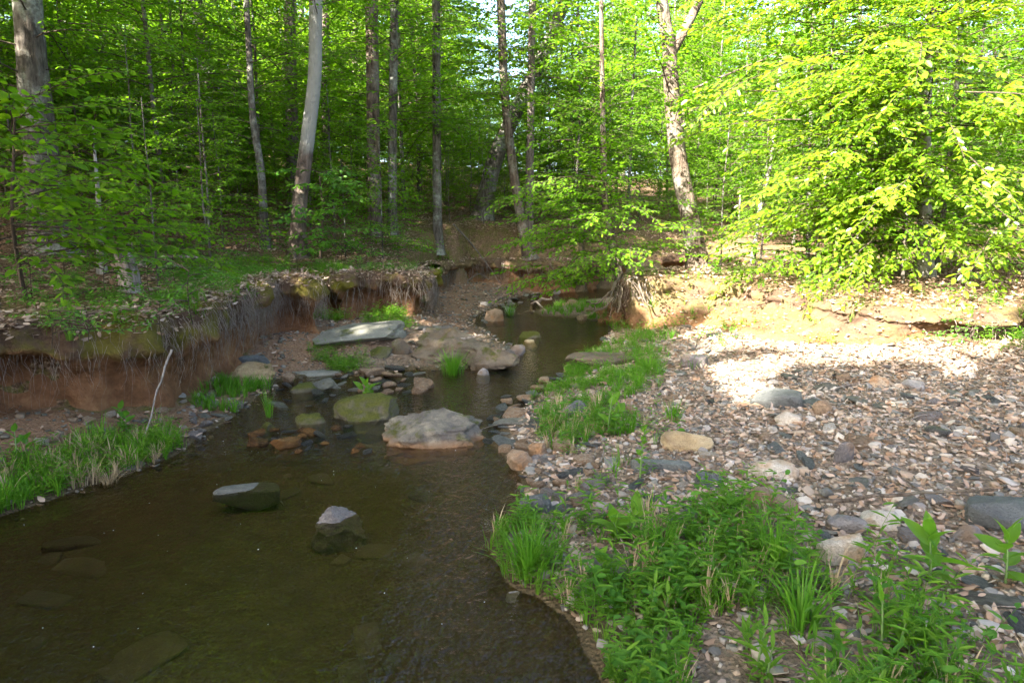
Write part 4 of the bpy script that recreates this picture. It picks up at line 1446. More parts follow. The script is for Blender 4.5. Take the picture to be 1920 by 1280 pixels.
n_bar = 0
bx_, by_, bz_, bw_ = bar_points(3500, avoid_green=0.85, seed=5)
for x, y, w in zip(bx_, by_, bw_):
    if n_bar >= 250:
        break
    if rs.random() > (1.0 if y < 6.8 else 0.35):
        continue
    size = min(0.042 * math.exp(rs.normal(0.25, 0.4)), 0.13)
    if not free(x, y, size):
        continue
    u = rs.random()
    if u < 0.32:
        stone(x, y, size, 'cobble', 0, 'cobble', sized(size) + ' tan sandstone cobble lying near ' + mark(x, y), 'tan cobbles near ' + mark(x, y))
    elif u < 0.44:
        stone(x, y, size, 'cobble', 1, 'cobble', sized(size) + ' grey-brown cobble lying near ' + mark(x, y), 'grey-brown cobbles near ' + mark(x, y))
    elif u < 0.57:
        stone(x, y, size * 0.9, 'cobble', 2, 'quartz_stone', sized(size) + ' whitish quartz stone lying near ' + mark(x, y), 'whitish stones near ' + mark(x, y))
    else:
        stone(x, y, size * 1.45, 'slate', 0 if rs.random() < 0.6 else 2, 'slate_chip', sized(size) + ' flat grey slate chip lying near ' + mark(x, y), 'slate chips near ' + mark(x, y), sink=0.2)
    n_bar += 1


def edge_stones(poly_px, n, size, kinds, seed, zmin=None):
    """stones scattered inside a pixel outline on the ground"""
    r = np.random.default_rng(seed)
    P = np.array([hit(px, py)[:2] for px, py in poly_px])
    lo, hi = P.min(0), P.max(0)
    got = 0
    for _ in range(n * 30):
        if got >= n:
            break
        p = r.uniform(lo, hi)
        if poly_sd(p[None], P)[0] < 0:
            continue
        s = size * math.exp(r.normal(0, 0.4))
        if not free(p[0], p[1], s, 0.65):
            continue
        k = kinds[r.integers(len(kinds))]
        z = max(H(*p), zmin) if zmin is not None else None
        stone(p[0], p[1], s, k[0], k[1], k[2], k[3], k[4], z=z, sink=0.3)
        got += 1


edge_stones([(905, 830), (940, 745), (1000, 735), (1030, 700), (1070, 700), (1040, 770), (1010, 800), (1000, 880), (960, 885), (930, 850)], 42, 0.07,
            [('slate', 1, 'slate_chip', 'wet dark slate piece jumbled at the water edge beside the green plants', 'wet slates at the water edge'),
             ('slate', 0, 'slate_chip', 'wet dark slate piece jumbled at the water edge beside the green plants', 'wet slates at the water edge'),
             ('cobble', 0, 'cobble', 'tan cobble wedged among wet slates at the water edge', 'tan cobbles at the water edge')], 12, 0.0)
edge_stones([(960, 880), (1040, 840), (1110, 860), (1150, 920), (1080, 950), (1010, 970), (985, 930)], 30, 0.055,
            [('slate', 0, 'slate_chip', 'dark slate chip on the sandy shore between the herbs and the water', 'slate chips on the sandy shore'),
             ('cobble', 0, 'cobble', 'tan cobble on the sandy shore between the herbs and the water', 'cobbles on the sandy shore'),
             ('cobble', 1, 'cobble', 'grey cobble on the sandy shore between the herbs and the water', 'grey cobbles on the sandy shore')], 13)
edge_stones([(240, 890), (330, 800), (400, 740), (470, 760), (420, 800), (360, 850), (270, 885)], 22, 0.07,
            [('slate', 2, 'slate_chip', 'grey slate at the foot of the root-hung bank', 'slates below the root-hung bank'),
             ('cobble', 1, 'cobble', 'brown cobble at the foot of the root-hung bank', 'cobbles below the root-hung bank')], 14)
edge_stones([(40, 800), (200, 770), (380, 720), (430, 700), (400, 745), (240, 800), (60, 850)], 20, 0.05,
            [('cobble', 0, 'cobble', 'tan stone sticking out of the red clay slope under the roots', 'stones in the clay slope'),
             ('cobble', 2, 'cobble', 'pale stone sticking out of the red clay slope under the roots', 'pale stones in the clay slope')], 15)
edge_stones([(520, 720), (600, 690), (700, 690), (790, 690), (800, 740), (640, 745), (560, 770), (500, 760)], 44, 0.085,
            [('slate', 1, 'slate_chip', 'wet dark slate lying in the shallow side channel', 'slates in the side channel'),
             ('slate', 2, 'slate_chip', 'grey-green slate lying in the shallow side channel', 'grey slates in the side channel'),
             ('cobble', 0, 'cobble', 'tan cobble lying in the shallow side channel', 'cobbles in the side channel')], 16, 0.0)
edge_stones([(430, 820), (560, 790), (720, 800), (720, 850), (560, 850), (440, 840)], 24, 0.06,
            [('slate', 1, 'slate_chip', 'small black stone poking out of the riffle', 'black stones in the riffle'),
             ('cobble', 4, 'cobble', 'rust-orange stone poking out of the riffle', 'rusty stones in the riffle')], 17, 0.0)
edge_stones([(880, 600), (900, 560), (990, 545), (1060, 548), (1000, 565), (960, 585), (930, 610)], 26, 0.10,
            [('slate', 2, 'slate_chip', 'grey rock along the upper pool beneath the bank at the bend', 'rocks along the upper pool'),
             ('cobble', 1, 'cobble', 'brown rock along the upper pool beneath the bank at the bend', 'brown rocks along the upper pool')], 18, 0.0)
edge_stones([(1010, 590), (1070, 568), (1160, 560), (1160, 600), (1080, 600)], 14, 0.08,
            [('cobble', 0, 'cobble', 'pale cobble on the low spit across from the pyramid-shaped rock', 'cobbles on the low spit')], 19, -0.02)
edge_stones([(800, 690), (900, 690), (1000, 650), (940, 620), (850, 610), (760, 640)], 16, 0.08,
            [('cobble', 1, 'cobble', 'grey cobble packed round the brown midstream boulders', 'cobbles round the brown boulders'),
             ('slate', 2, 'slate_chip', 'slate packed round the brown midstream boulders', 'slates round the brown boulders')], 20, -0.02)
edge_stones([(1060, 690), (1130, 640), (1230, 640), (1270, 670), (1150, 700), (1080, 720)], 16, 0.08,
            [('cobble', 0, 'cobble', 'tan cobble beside the long flat ledge in the grass', 'cobbles beside the flat ledge')], 21)

# slabs and stones on the stream bed, seen through the water
rbed = np.random.default_rng(66)
nb_ = 0
for _ in range(600):
    if nb_ >= 30:
        break
    x, y = rbed.uniform(-4.2, 0.6), rbed.uniform(2.2, 6.2)
    zz, w, *_r = land(x, y, full=True)
    if w[0] > -0.25:
        continue
    s = min(0.10 * math.exp(rbed.normal(0.2, 0.45)), 0.2)
    if not free(x, y, s, 0.7):
        continue
    var, ry, rz = KINDS['slate']
    V, Q = rock(5, (s, s * rbed.uniform(0.45, 0.9), s * 0.07 + 0.012), 7, 0.2, 0.02, 3000 + nb_, (0.75, 1.1))
    obj('submerged_stone', mesh('submerged_stone', V, Q, [M['bedrock']]), loc=(x, y, float(zz[0]) - 0.004), rot=(rbed.normal(0, .09), rbed.normal(0, .09), rbed.uniform(0, 6.28)),
        label='flat brown stone lying under water on the stream bed', cat='stone', group='stones on the stream bed')
    STONE_XY.append((x, y, s))
    nb_ += 1


# ------------------------------------------------------------------ gravel, dead leaves, twigs
def scatter_shapes(name, pts, sizes, protos, mats, label, seed=0, flat=(0.5, 0.9), tilt=0.5, lift=0.2, smooth=True):
    r = np.random.default_rng(seed)
    A = Acc()
    which = r.integers(0, len(protos), len(pts))
    for k, (V0, Q0) in enumerate(protos):
        i = np.nonzero(which == k)[0]
        if not len(i):
            continue
        m = len(i)
        S = np.stack([sizes[i], sizes[i] * r.uniform(0.6, 1, m), sizes[i] * r.uniform(*flat, m)], 1)
        a = r.uniform(0, 6.28, m)
        tx, ty = r.normal(0, tilt, m), r.normal(0, tilt, m)
        V = V0[None] * S[:, None, :]
        c, s = np.cos(tx)[:, None], np.sin(tx)[:, None]
        V = np.stack([V[..., 0], V[..., 1] * c - V[..., 2] * s, V[..., 1] * s + V[..., 2] * c], -1)
        c, s = np.cos(ty)[:, None], np.sin(ty)[:, None]
        V = np.stack([V[..., 0] * c + V[..., 2] * s, V[..., 1], -V[..., 0] * s + V[..., 2] * c], -1)
        c, s = np.cos(a)[:, None], np.sin(a)[:, None]
        V = np.stack([V[..., 0] * c - V[..., 1] * s, V[..., 0] * s + V[..., 1] * c, V[..., 2]], -1)
        p = pts[i].copy()
        p[:, 2] += S[:, 2] * lift
        V = V + p[:, None, :]
        Q = Q0[None] + (np.arange(m) * len(V0))[:, None, None]
        A.add(V.reshape(-1, 3), Q.reshape(-1, 4))
    return obj(name, A.mesh(name, mats, smooth), kind='stuff', label=label)


big_p = [rock(2, (1, 1, 1), 6, 0.6, 0.05, 5000 + i, fine=False) for i in range(6)] + [rock(2, (1, 1, 0.35), 6, 0.3, 0.03, 5100 + i, fine=False) for i in range(5)]
small_p = [rock(1, (1, 1, 1), 4, 0.6, 0.1, 5200 + i, fine=False) for i in range(6)]
x, y, z, w = bar_points(16000, 2.2, 12.4, 0.45, 21)
rp = np.random.default_rng(31)
sz = np.clip(0.021 * np.exp(rp.normal(0.2, 0.45, len(x))), 0.009, 0.06)
scatter_shapes('gravel', np.stack([x, y, z], 1), sz, big_p, [M['pebble']], 'loose mixed gravel and slate chips covering the bar', 22, (0.22, 0.55), 0.3, 0.4, smooth=False)
x, y, z, w = bar_points(18000, 2.2, 7.5, 0.4, 23)
scatter_shapes('gravel', np.stack([x, y, z], 1), np.clip(0.008 * np.exp(rp.normal(0.2, 0.35, len(x))), 0.004, 0.02), small_p, [M['pebble']], 'fine grit between the stones of the bar', 24, (0.5, 0.9), 0.5, 0.4)


def region_points(n, xr, yr, test, seed):
    r = np.random.default_rng(seed)
    x = r.uniform(*xr, n)
    y = r.uniform(*yr, n)
    z, w, fl, fr, lf = land(x, y, full=True)
    ok = test(x, y, w, fl, fr, lf)
    return x[ok], y[ok], z[ok], w[ok]


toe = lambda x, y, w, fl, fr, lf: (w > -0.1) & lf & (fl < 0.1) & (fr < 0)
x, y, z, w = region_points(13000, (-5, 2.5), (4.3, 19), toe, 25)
scatter_shapes('gravel', np.stack([x, y, z], 1), np.clip(0.016 * np.exp(rp.normal(0.1, 0.5, len(x))), 0.006, 0.05), big_p, [M['pebble_damp_shade']], 'stony rubble along the foot of the root-hung bank', 26, (0.3, 0.8), 0.3, 0.3)


def litter(name, x, y, z, size, label, seed, kind='fine'):
    r = np.random.default_rng(seed)
    n = len(x)
    p = np.stack([x, y, z + r.uniform(0.006, 0.03, n)], 1)
    d = r.normal(size=(n, 3)) * np.array([1, 1, 0.25])
    nr = np.stack([r.normal(0, 0.45, n), r.normal(0, 0.45, n), np.ones(n) * r.choice([-1, 1], n)], 1)
    V0 = size * r.uniform(0.6, 1.25, n)
    V, Q = leaves(p, d, nr, V0, kind, 0.9)
    k = len(V) // n
    V = V.reshape(n, k, 3)
    curl = r.uniform(0.1, 0.6, n)
    m = V.mean(1)
    dist = np.linalg.norm(V[..., :2] - m[:, None, :2], axis=2)
    V[..., 2] += dist * curl[:, None] * 0.7
    return obj(name, mesh(name, V.reshape(-1, 3), Q, [M['litter']]), kind='stuff', label=label)


x, y, z, w = bar_points(23000, 2.2, 12.5, 0.3, 41)
litter('leaf_litter', x, y, z, 0.062, 'pinkish-brown dead leaves scattered through the gravel bar', 42)
x, y, z, w = region_points(16000, (1.5, 9.5), (7.0, 13.5), lambda x, y, w, fl, fr, lf: (fr > -1.9) & (fr < 0.0) & ~lf & (w > 0.3), 43)
litter('leaf_litter', x, y, z, 0.075, 'drift of dead leaves along the foot of the sunlit bank', 44)
x, y, z, w = region_points(56000, (-16, 6), (4, 27), lambda x, y, w, fl, fr, lf: (fl > 0.05), 45)
z = np.where(poly_sd(np.stack([x, y], 1), FL) < 0.6, np.interp(y, ZL_Y, ZL_Z) + 0.03, z)
litter('leaf_litter', x, y, z, 0.085, 'brown dead leaves carpeting the top of the root-hung bank and the slope', 46, 'one')
x, y, z, w = region_points(22000, (1.5, 14), (7.5, 20), lambda x, y, w, fl, fr, lf: (fr > 0.25), 47)
litter('leaf_litter', x, y, z + 0.03, 0.085, 'brown dead leaves carpeting the ground behind the sunlit bank', 48, 'one')
x, y, z, w = region_points(5500, (-5, 2.5), (4.6, 19), toe, 49)
litter('leaf_litter', x, y, z, 0.07, 'dead leaves caught among the rocks below the root-hung bank', 50)

for k, (V, n, lb) in enumerate(zip(BANK_TOP, (5200, 900, 700, 5200), ('the root-hung bank', 'the moss-topped overhang', 'the dark bank at the bend', 'the sunlit bank'))):
    q = V[np.random.default_rng(90 + k).integers(0, len(V), n)] + np.random.default_rng(95 + k).normal(0, 0.03, (n, 3)) * np.array([1, 1, 0.1])
    litter('leaf_litter', q[:, 0], q[:, 1], q[:, 2] - 0.004, 0.07, 'dead leaves lying along the brink of ' + lb, 97 + k)

rw = np.random.default_rng(71)
A = Acc()
x, y, z, w = bar_points(260, 2.4, 12, 0.3, 72)
for a, b, c in list(zip(x, y, z))[:110]:
    ln = rw.uniform(0.12, 0.5)
    an = rw.uniform(0, 6.28)
    u = np.linspace(0, 1, 6)
    line = np.stack([a + np.cos(an) * u * ln, b + np.sin(an) * u * ln, c + 0.02 + 0.03 * np.sin(u * 3)], 1) + np.cumsum(rw.normal(0, 0.012, (6, 3)) * np.array([1, 1, 0.4]), axis=0)
    A.add(*tube(line, rw.uniform(0.002, 0.006) * (1 - 0.5 * u), 4))
obj('twigs', A.mesh('twigs', [M['deadwood']]), kind='stuff', label='thin dead twigs strewn over the gravel bar')


# ------------------------------------------------------------------ herbs, grass and seedlings
def blade_tuft(r, n, h, spread, width, bend=0.5):
    A = Acc()
    for i in range(n):
        a = r.uniform(0, 6.28)
        ln = h * r.uniform(0.5, 1.1)
        b = bend * r.uniform(0.3, 1.3)
        u = np.linspace(0, 1, 4)
        out = spread * r.random() + b * ln * u ** 2
        zz = ln * (u - 0.35 * b * u ** 2)
        c = np.stack([np.cos(a) * out, np.sin(a) * out, zz], 1)
        tw = a + math.pi / 2 + r.normal(0, 0.4)
        s = np.array([math.cos(tw), math.sin(tw), 0.0])
        ww = width * np.array([0.7, 1.0, 0.75, 0.08]) * r.uniform(0.6, 1.2)
        V = np.stack([c - s * ww[:, None] / 2, c + s * ww[:, None] / 2], 1).reshape(-1, 3)
        Q = np.array([[2 * k, 2 * k + 1, 2 * k + 3, 2 * k + 2] for k in range(3)])
        A.add(V, Q)
    return A.arrays()


def sprig(r, h, nleaf, leaf, width=0.45, lean=0.25):
    """a thin stem with narrow leaves going up it"""
    A = Acc()
    u = np.linspace(0, 1, 4)
    a = r.uniform(0, 6.28)
    b = lean * r.uniform(0.2, 1.3) * h
    line = np.stack([np.cos(a) * b * u ** 2, np.sin(a) * b * u ** 2, h * u], 1)
    A.add(*tube(line, 0.0016 * (1 - 0.5 * u), 3))
    t = np.linspace(0.25, 1, nleaf)
    p = np.stack([np.interp(t, u, line[:, k]) for k in range(3)], 1)
    aa = r.uniform(0, 6.28) + np.arange(nleaf) * 2.5 + r.normal(0, 0.3, nleaf)
    d = np.stack([np.cos(aa), np.sin(aa), r.uniform(-0.1, 0.6, nleaf)], 1)
    nr = np.stack([r.normal(0, .3, nleaf), r.normal(0, .3, nleaf), np.ones(nleaf)], 1)
    V, Q = leaves(p, d, nr, leaf * r.uniform(0.7, 1.15, nleaf) * (1 - 0.3 * t), 'fine', width)
    A.add(V, Q)
    return A.arrays()


rh = np.random.default_rng(88)
SPRIG = [sprig(rh, rh.uniform(0.08, 0.16), 8, 0.055, 0.5) for _ in range(8)]
CLOVER = [sprig(rh, rh.uniform(0.04, 0.09), 9, 0.03, 1.1, 0.4) for _ in range(6)]
TUFT = [blade_tuft(rh, 12, rh.uniform(0.10, 0.2), 0.025, 0.006) for _ in range(8)]
TALL = [sprig(rh, rh.uniform(0.2, 0.34), 11, 0.10, 0.36, 0.3) for _ in range(6)]


def cover(name, pts, protos, mat, label, seed, smin=0.7, smax=1.3):
    r = np.random.default_rng(seed)
    A = Acc()
    which = r.integers(0, len(protos), len(pts))
    for k, (V0, Q0, m0) in enumerate(protos):
        i = np.nonzero(which == k)[0]
        if not len(i):
            continue
        m = len(i)
        sc = r.uniform(smin, smax, m)
        a = r.uniform(0, 6.28, m)
        c, s = np.cos(a)[:, None], np.sin(a)[:, None]
        V = np.repeat(V0[None], m, 0) * sc[:, None, None]
        V = np.stack([V[..., 0] * c - V[..., 1] * s, V[..., 0] * s + V[..., 1] * c, V[..., 2]], -1) + pts[i][:, None, :]
        Q = Q0[None] + (np.arange(m) * len(V0))[:, None, None]
        A.add(V.reshape(-1, 3), Q.reshape(-1, 4))
    if A.n:
        return obj(name, A.mesh(name, [M[mat]]), kind='stuff', label=label)


def green_points(n, seed, ymax=11):
    r = np.random.default_rng(seed)
    x = r.uniform(-0.3, 6.0, n)
    y = r.uniform(2.1, ymax, n)
    z, w, fl, fr, lf = land(x, y, full=True)
    clump = fbm(np.stack([x * 2.2, y * 2.2, x * 0], 1), 12, 3) + 0.5 * fbm(np.stack([x * 6, y * 6, x * 0], 1), 13 + seed, 2)
    g = green(x, y, w) * sstep(-0.35, 0.45, clump)
    ok = (w > 0.02) & ~lf & (fr < -0.05) & (r.random(n) < g)
    return np.stack([x, y, z], 1)[ok]


OVAL = [sprig(rh, rh.uniform(0.07, 0.2), 7, 0.06, 0.95, 0.35) for _ in range(6)]
cover('ground_cover', green_points(3200, 151, 7), OVAL, 'seedling', 'oval-leaved dull green weeds mixed into the herbs of the bar', 152, 0.7, 1.5)
cover('grass', green_points(1500, 153, 7), TUFT, 'drygrass', 'dead straw-coloured blades among the herbs of the bar', 154, 0.8, 1.5)
cover('ground_cover', green_points(12500, 51), SPRIG, 'herb', 'bright green low herbs between the water and the gravel', 52)
rgq = np.random.default_rng(351)
x, y, z, w = region_points(9000, (-0.6, 2.2), (2.2, 9.5), lambda x, y, w, fl, fr, lf: (w > 0.0) & (w < 0.32) & ~lf & (fr < 0) & ((y < 4.5) | (y > 8.5)), 352)
k = fbm(np.stack([x * 2.5, y * 2.5, x * 0], 1), 19, 2) > -0.12
cover('ground_cover', np.stack([x, y, z], 1)[k], SPRIG + CLOVER + TUFT[:3], 'herb', 'fringe of small herbs along the water edge of the gravel bar', 353, 0.6, 1.2)
cover('ground_cover', green_points(9000, 53, 5.0), CLOVER, 'herb', 'tiny round-leaved creepers among the near herbs', 54)
cover('grass', green_points(7000, 55), TUFT, 'grass', 'short grass growing between the water and the gravel', 56)
gp = green_points(1500, 57, 4.3)
cover('ground_cover', gp, TALL, 'herb', 'taller narrow-leaved weeds standing above the near herbs', 58)


def px_points(poly_px, n, seed, z=0.1):
    r = np.random.default_rng(seed)
    P = np.array([hit(px, py)[:2] for px, py in poly_px])
    q = r.uniform(P.min(0) - 0.2, P.max(0) + 0.2, (n, 2))
    cl = fbm(np.stack([q[:, 0] * 3, q[:, 1] * 3, q[:, 0] * 0], 1), seed, 3)
    q = q[r.random(n) < sstep(-0.15, 0.25, poly_sd(q, P) + 0.12 * cl) * sstep(-0.6, 0.2, cl)]
    zz = land(q[:, 0], q[:, 1])
    ok = zz > 0.0
    return np.stack([q[:, 0], q[:, 1], zz], 1)[ok]


LB = [(-40, 960), (60, 880), (160, 840), (250, 830), (310, 800), (330, 850), (280, 872), (200, 902), (60, 945), (-40, 985)]
cover('ground_cover', px_points(LB, 2600, 61), SPRIG, 'herb', 'green herbs on the wet shelf under the root-hung bank', 62, 0.8, 1.5)
cover('grass', px_points(LB, 1700, 63), TUFT, 'grass', 'lush grass on the wet shelf under the root-hung bank', 64, 0.9, 1.6)
cover('grass', px_points(LB, 420, 163), TUFT, 'drygrass', 'dry straw-coloured blades in the grass of the wet shelf', 164, 0.9, 1.6)
IS = [(570, 690), (590, 660), (680, 655), (690, 690), (640, 700)]
cover('ground_cover', px_points(IS, 1300, 65), SPRIG, 'herb', 'patch of bright green herbs in front of the grey slab', 66, 0.7, 1.2)
IS2 = [(600, 610), (590, 570), (650, 560), (760, 580), (770, 620), (690, 610)]
cover('ground_cover', px_points(IS2, 1500, 67, 0.2), SPRIG, 'herb', 'green weeds growing under the moss-topped overhang', 68, 0.9, 1.9)
TO = [(380, 760), (420, 715), (500, 730), (520, 760), (440, 790)]
cover('grass', px_points(TO, 900, 69), TUFT, 'grass', 'fine grass around the yellow-tan boulder', 70, 0.8, 1.4)
SP = [(1010, 595), (1060, 570), (1170, 575), (1240, 600), (1290, 650), (1200, 640), (1150, 610)]
cover('grass', px_points(SP, 2600, 73), TUFT, 'grass', 'low green growth on the spit at the foot of the sunlit bank', 74, 0.7, 1.3)
x, y, z, w = region_points(7000, (-7, -1.5), (4.5, 13), lambda x, y, w, fl, fr, lf: (fl > 0.05) & (fl < 2.6), 75)
cl = fbm(np.stack([x * 1.3, y * 1.3, x * 0], 1), 15, 2)
k = cl > 0.15
zt = np.interp(y, ZL_Y, ZL_Z) + 0.02
z = np.where(z < zt - 0.05, zt, z)
cover('ground_cover', np.stack([x, y, z], 1)[k], SPRIG, 'seedling', 'scattered small green seedlings over the mossy sod of the root-hung bank', 76, 0.6, 1.5)
x, y, z, w = region_points(3000, (1.8, 9), (8, 14), lambda x, y, w, fl, fr, lf: (fr > -1.0) & (fr < 0.9) & ~lf, 77)
cl = fbm(np.stack([x * 1.5, y * 1.5, x * 0], 1), 16, 2)
k = cl > 0.2
cover('ground_cover', np.stack([x, y, z + 0.02], 1)[k], SPRIG, 'herb', 'tufts of weeds on the slope of the sunlit bank', 78, 0.8, 1.8)


for k, (V, n, lb) in enumerate(zip(BANK_TOP, (420, 160, 60, 700), ('the root-hung bank', 'the moss-topped overhang', 'the dark bank at the bend', 'the sunlit bank'))):
    q = V[np.random.default_rng(190 + k).integers(0, len(V), n * 3)]
    q = q[fbm(q * 1.5, 31, 2) > 0.1][:n]
    cover('ground_cover', q, SPRIG + TUFT[:3], 'herb', 'small herbs growing along the brink of ' + lb, 197 + k, 0.6, 1.4)


def tuft_thing(px, py, z, n, h, spread, width, label, seed, mat='grass', name='grass_tuft', bend=0.6, cat='grass', lift=0.0):
    r = np.random.default_rng(seed)
    V, Q, m = blade_tuft(r, n, h, spread, width, bend)
    g = hit(px, py)
    obj(name, mesh(name, V, Q, [M[mat]]), loc=(g[0], g[1], max(H(g[0], g[1]), -0.02) - 0.01 + lift), label=label, cat=cat)


tuft_thing(995, 1075, 0.03, 190, 0.32, 0.17, 0.009, 'lush grass tuft overhanging the still pool', 1)
tuft_thing(1375, 955, 0.37, 26, 0.17, 0.02, 0.016, 'spiky bright grass clump alone in the gravel', 2, bend=0.9)
tuft_thing(1455, 1065, 0.35, 60, 0.36, 0.07, 0.008, 'dark wiry sedge clump at the edge of the gravel', 3, bend=0.35, name='sedge_tuft')
tuft_thing(848, 700, 0.0, 170, 0.42, 0.16, 0.008, 'tall grass tuft in front of the big brown boulder', 4)
tuft_thing(506, 790, 0.06, 40, 0.34, 0.05, 0.006, 'wispy grass sprig on the moss-rimmed rock', 5, bend=0.3, lift=0.07)
tuft_thing(1262, 790, 0.28, 80, 0.22, 0.08, 0.006, 'fine grass clump above the yellow rock', 6, bend=0.4)
tuft_thing(1215, 700, 0.22, 80, 0.3, 0.1, 0.008, 'grass clump beside the grey-pink rock', 7)
tuft_thing(205, 905, 0.05, 90, 0.22, 0.06, 0.006, 'straw-coloured dry grass drooping at the water edge', 8, 'drygrass', bend=0.9)
tuft_thing(1300, 690, 0.28, 60, 0.22, 0.1, 0.007, 'low grass clump behind the grey-pink rock', 9)
tuft_thing(1500, 1190, 0.3, 60, 0.34, 0.08, 0.012, 'coarse broad-bladed grass among the near weeds', 10, bend=0.6)
tuft_thing(1240, 1050, 0.2, 60, 0.30, 0.06, 0.012, 'upright broad grass by the broad-leaved weed', 11, bend=0.5)
tuft_thing(955, 590, 0.0, 60, 0.35, 0.1, 0.01, 'small grass tuft by the pyramid-shaped rock', 12)


def leaf_mesh(length, width, fold=0.12, arch=0.25, nseg=6):
    u = np.linspace(0, 1, nseg + 1)
    wd = width * np.sin(np.clip(u, 0, 1) ** 0.75 * math.pi) ** 0.85
    wd[0], wd[-1] = 0.004 * length, 0.002
    z = arch * length * (u * 0.5 - u ** 2)
    rows = []
    for k, s in enumerate((-1, -0.5, 0, 0.5, 1)):
        rows.append(np.stack([u * length, s * wd / 2, z + abs(s) * fold * wd], 1))
    V = np.stack(rows, 1).reshape(-1, 3)
    return V, grid_quads(nseg + 1, 5)


def broadleaf(px, py, z, h, nleaf, ln, wd, label, seed, mat='herb', name='broadleaf_plant', stems=1, lean=0.1, lift=False):
    r = np.random.default_rng(seed)
    g = hit(px, py)
    z = z if lift else H(g[0], g[1]) - 0.01
    root = obj(name, None, loc=(g[0], g[1], z), label=label, cat='plant')
    for s in range(stems):
        u = np.linspace(0, 1, 7)
        a = r.uniform(0, 6.28)
        off = np.array([math.cos(a), math.sin(a), 0]) * (0.06 * s)
        hh = h * (1 - 0.25 * s)
        line = off + np.stack([np.cos(a) * lean * hh * u ** 2, np.sin(a) * lean * hh * u ** 2, hh * u - 0.02], 1)
        V, Q = tube(line, 0.007 * (1 - 0.55 * u) * (h / 0.3) ** 0.5, 6)
        obj('stem', mesh('stem', V, Q, [M['stem']]), root)
        LV, LQ = leaf_mesh(ln, wd)
        base = mesh('leaf', LV, LQ, [M[mat]])
        k = nleaf // stems
        for i in range(k):
            t = 0.2 + 0.8 * i / max(k - 1, 1)
            p = np.array([np.interp(t, u, line[:, c]) for c in range(3)])
            az = i * 2.4 + r.normal(0, 0.3)
            el = -0.2 - 0.95 * t ** 2.5 + r.normal(0, 0.12)
            sc = (0.65 + 0.45 * math.sin(t * 2.6)) * r.uniform(0.85, 1.1)
            obj('leaf', base, root, loc=p, rot=(r.normal(0, 0.25), el, az), scale=(sc, sc, sc))
    return root


broadleaf(1742, 1105, 0.4, 0.30, 13, 0.17, 0.075, 'upright broad-leaved green plant growing out of the gravel', 1)
broadleaf(1885, 1095, 0.42, 0.26, 11, 0.15, 0.065, 'second broad-leaved plant beside the blue-grey slate slab', 2)
broadleaf(1140, 815, 0.18, 0.36, 10, 0.15, 0.075, 'tall broad-leaved plant rising above the herbs by the purple-grey rock', 3, stems=2)
broadleaf(1175, 1010, 0.17, 0.2, 16, 0.15, 0.07, 'low broad-leaved weed above the upright orange-brown stone', 4, stems=2, lean=0.3)
broadleaf(1200, 900, 0.22, 0.42, 16, 0.06, 0.045, 'thin pale-leaved stem standing in the stony herbs', 5)
broadleaf(1130, 1100, 0.12, 0.18, 9, 0.09, 0.05, 'oval-leaved seedling in the near herbs', 6)
broadleaf(700, 768, 0.13, 0.16, 12, 0.14, 0.07, 'leafy plant sprouting on top of the moss-covered boulder', 7, stems=2, lean=0.5, lift=True)
broadleaf(35, 880, 0.2, 0.3, 12, 0.1, 0.06, 'leafy herb on the wet shelf under the clay slope', 8, 'seedling', stems=2)
broadleaf(230, 810, 0.25, 0.24, 12, 0.1, 0.06, 'leafy herb sprouting from the foot of the clay slope', 9, 'seedling', stems=2)
broadleaf(1420, 1255, 0.22, 0.26, 40, 0.11, 0.022, 'narrow-leaved weed with arching leaves in the near herbs', 10, stems=3)
broadleaf(1220, 1180, 0.15, 0.24, 36, 0.10, 0.022, 'clump of lance-leaved weeds by the muddy margin', 11, stems=3)
broadleaf(1650, 1240, 0.3, 0.28, 40, 0.11, 0.022, 'lance-leaved weed at the edge of the gravel', 12, stems=3)


def seedling_thing(r, h, nb):
    u = np.linspace(0, 1, 5)
    line = np.stack([0.06 * h * np.sin(u * 3), 0.05 * h * u, h * u - 0.03], 1)
    st = mesh('seedling_stem', *tube(line, 0.006 * (1 - 0.6 * u), 5), [M['twig']])
    A = Acc()
    for i in range(nb):
        t = 0.35 + 0.65 * (i + 0.5) / nb
        p = np.array([np.interp(t, u, line[:, c]) for c in range(3)])
        put_bough(A, r, 'small', p, i * 2.4 + r.normal(0, 0.5), r.uniform(0.35, 0.75) * (h / 0.6) ** 0.5, r.normal(0.2, 0.2))
    return st, A.mesh('seedling_leaves', [M['seedling'], M['twig']])


rsd = np.random.default_rng(404)
SEED = [seedling_thing(rsd, rsd.uniform(0.35, 0.75), int(rsd.integers(4, 8))) for _ in range(5)]


def seedling(x, y, sc, label, group=None, z=None):
    zz = H(x, y) if z is None else z
    root = obj('tree_seedling', None, loc=(x, y, zz), rot=(0, 0, rsd.uniform(0, 6.28)), scale=(sc, sc, sc), label=label, cat='seedling', group=group)
    pr = SEED[rsd.integers(5)]
    obj('stem', pr[0], root)
    obj('foliage', pr[1], root)


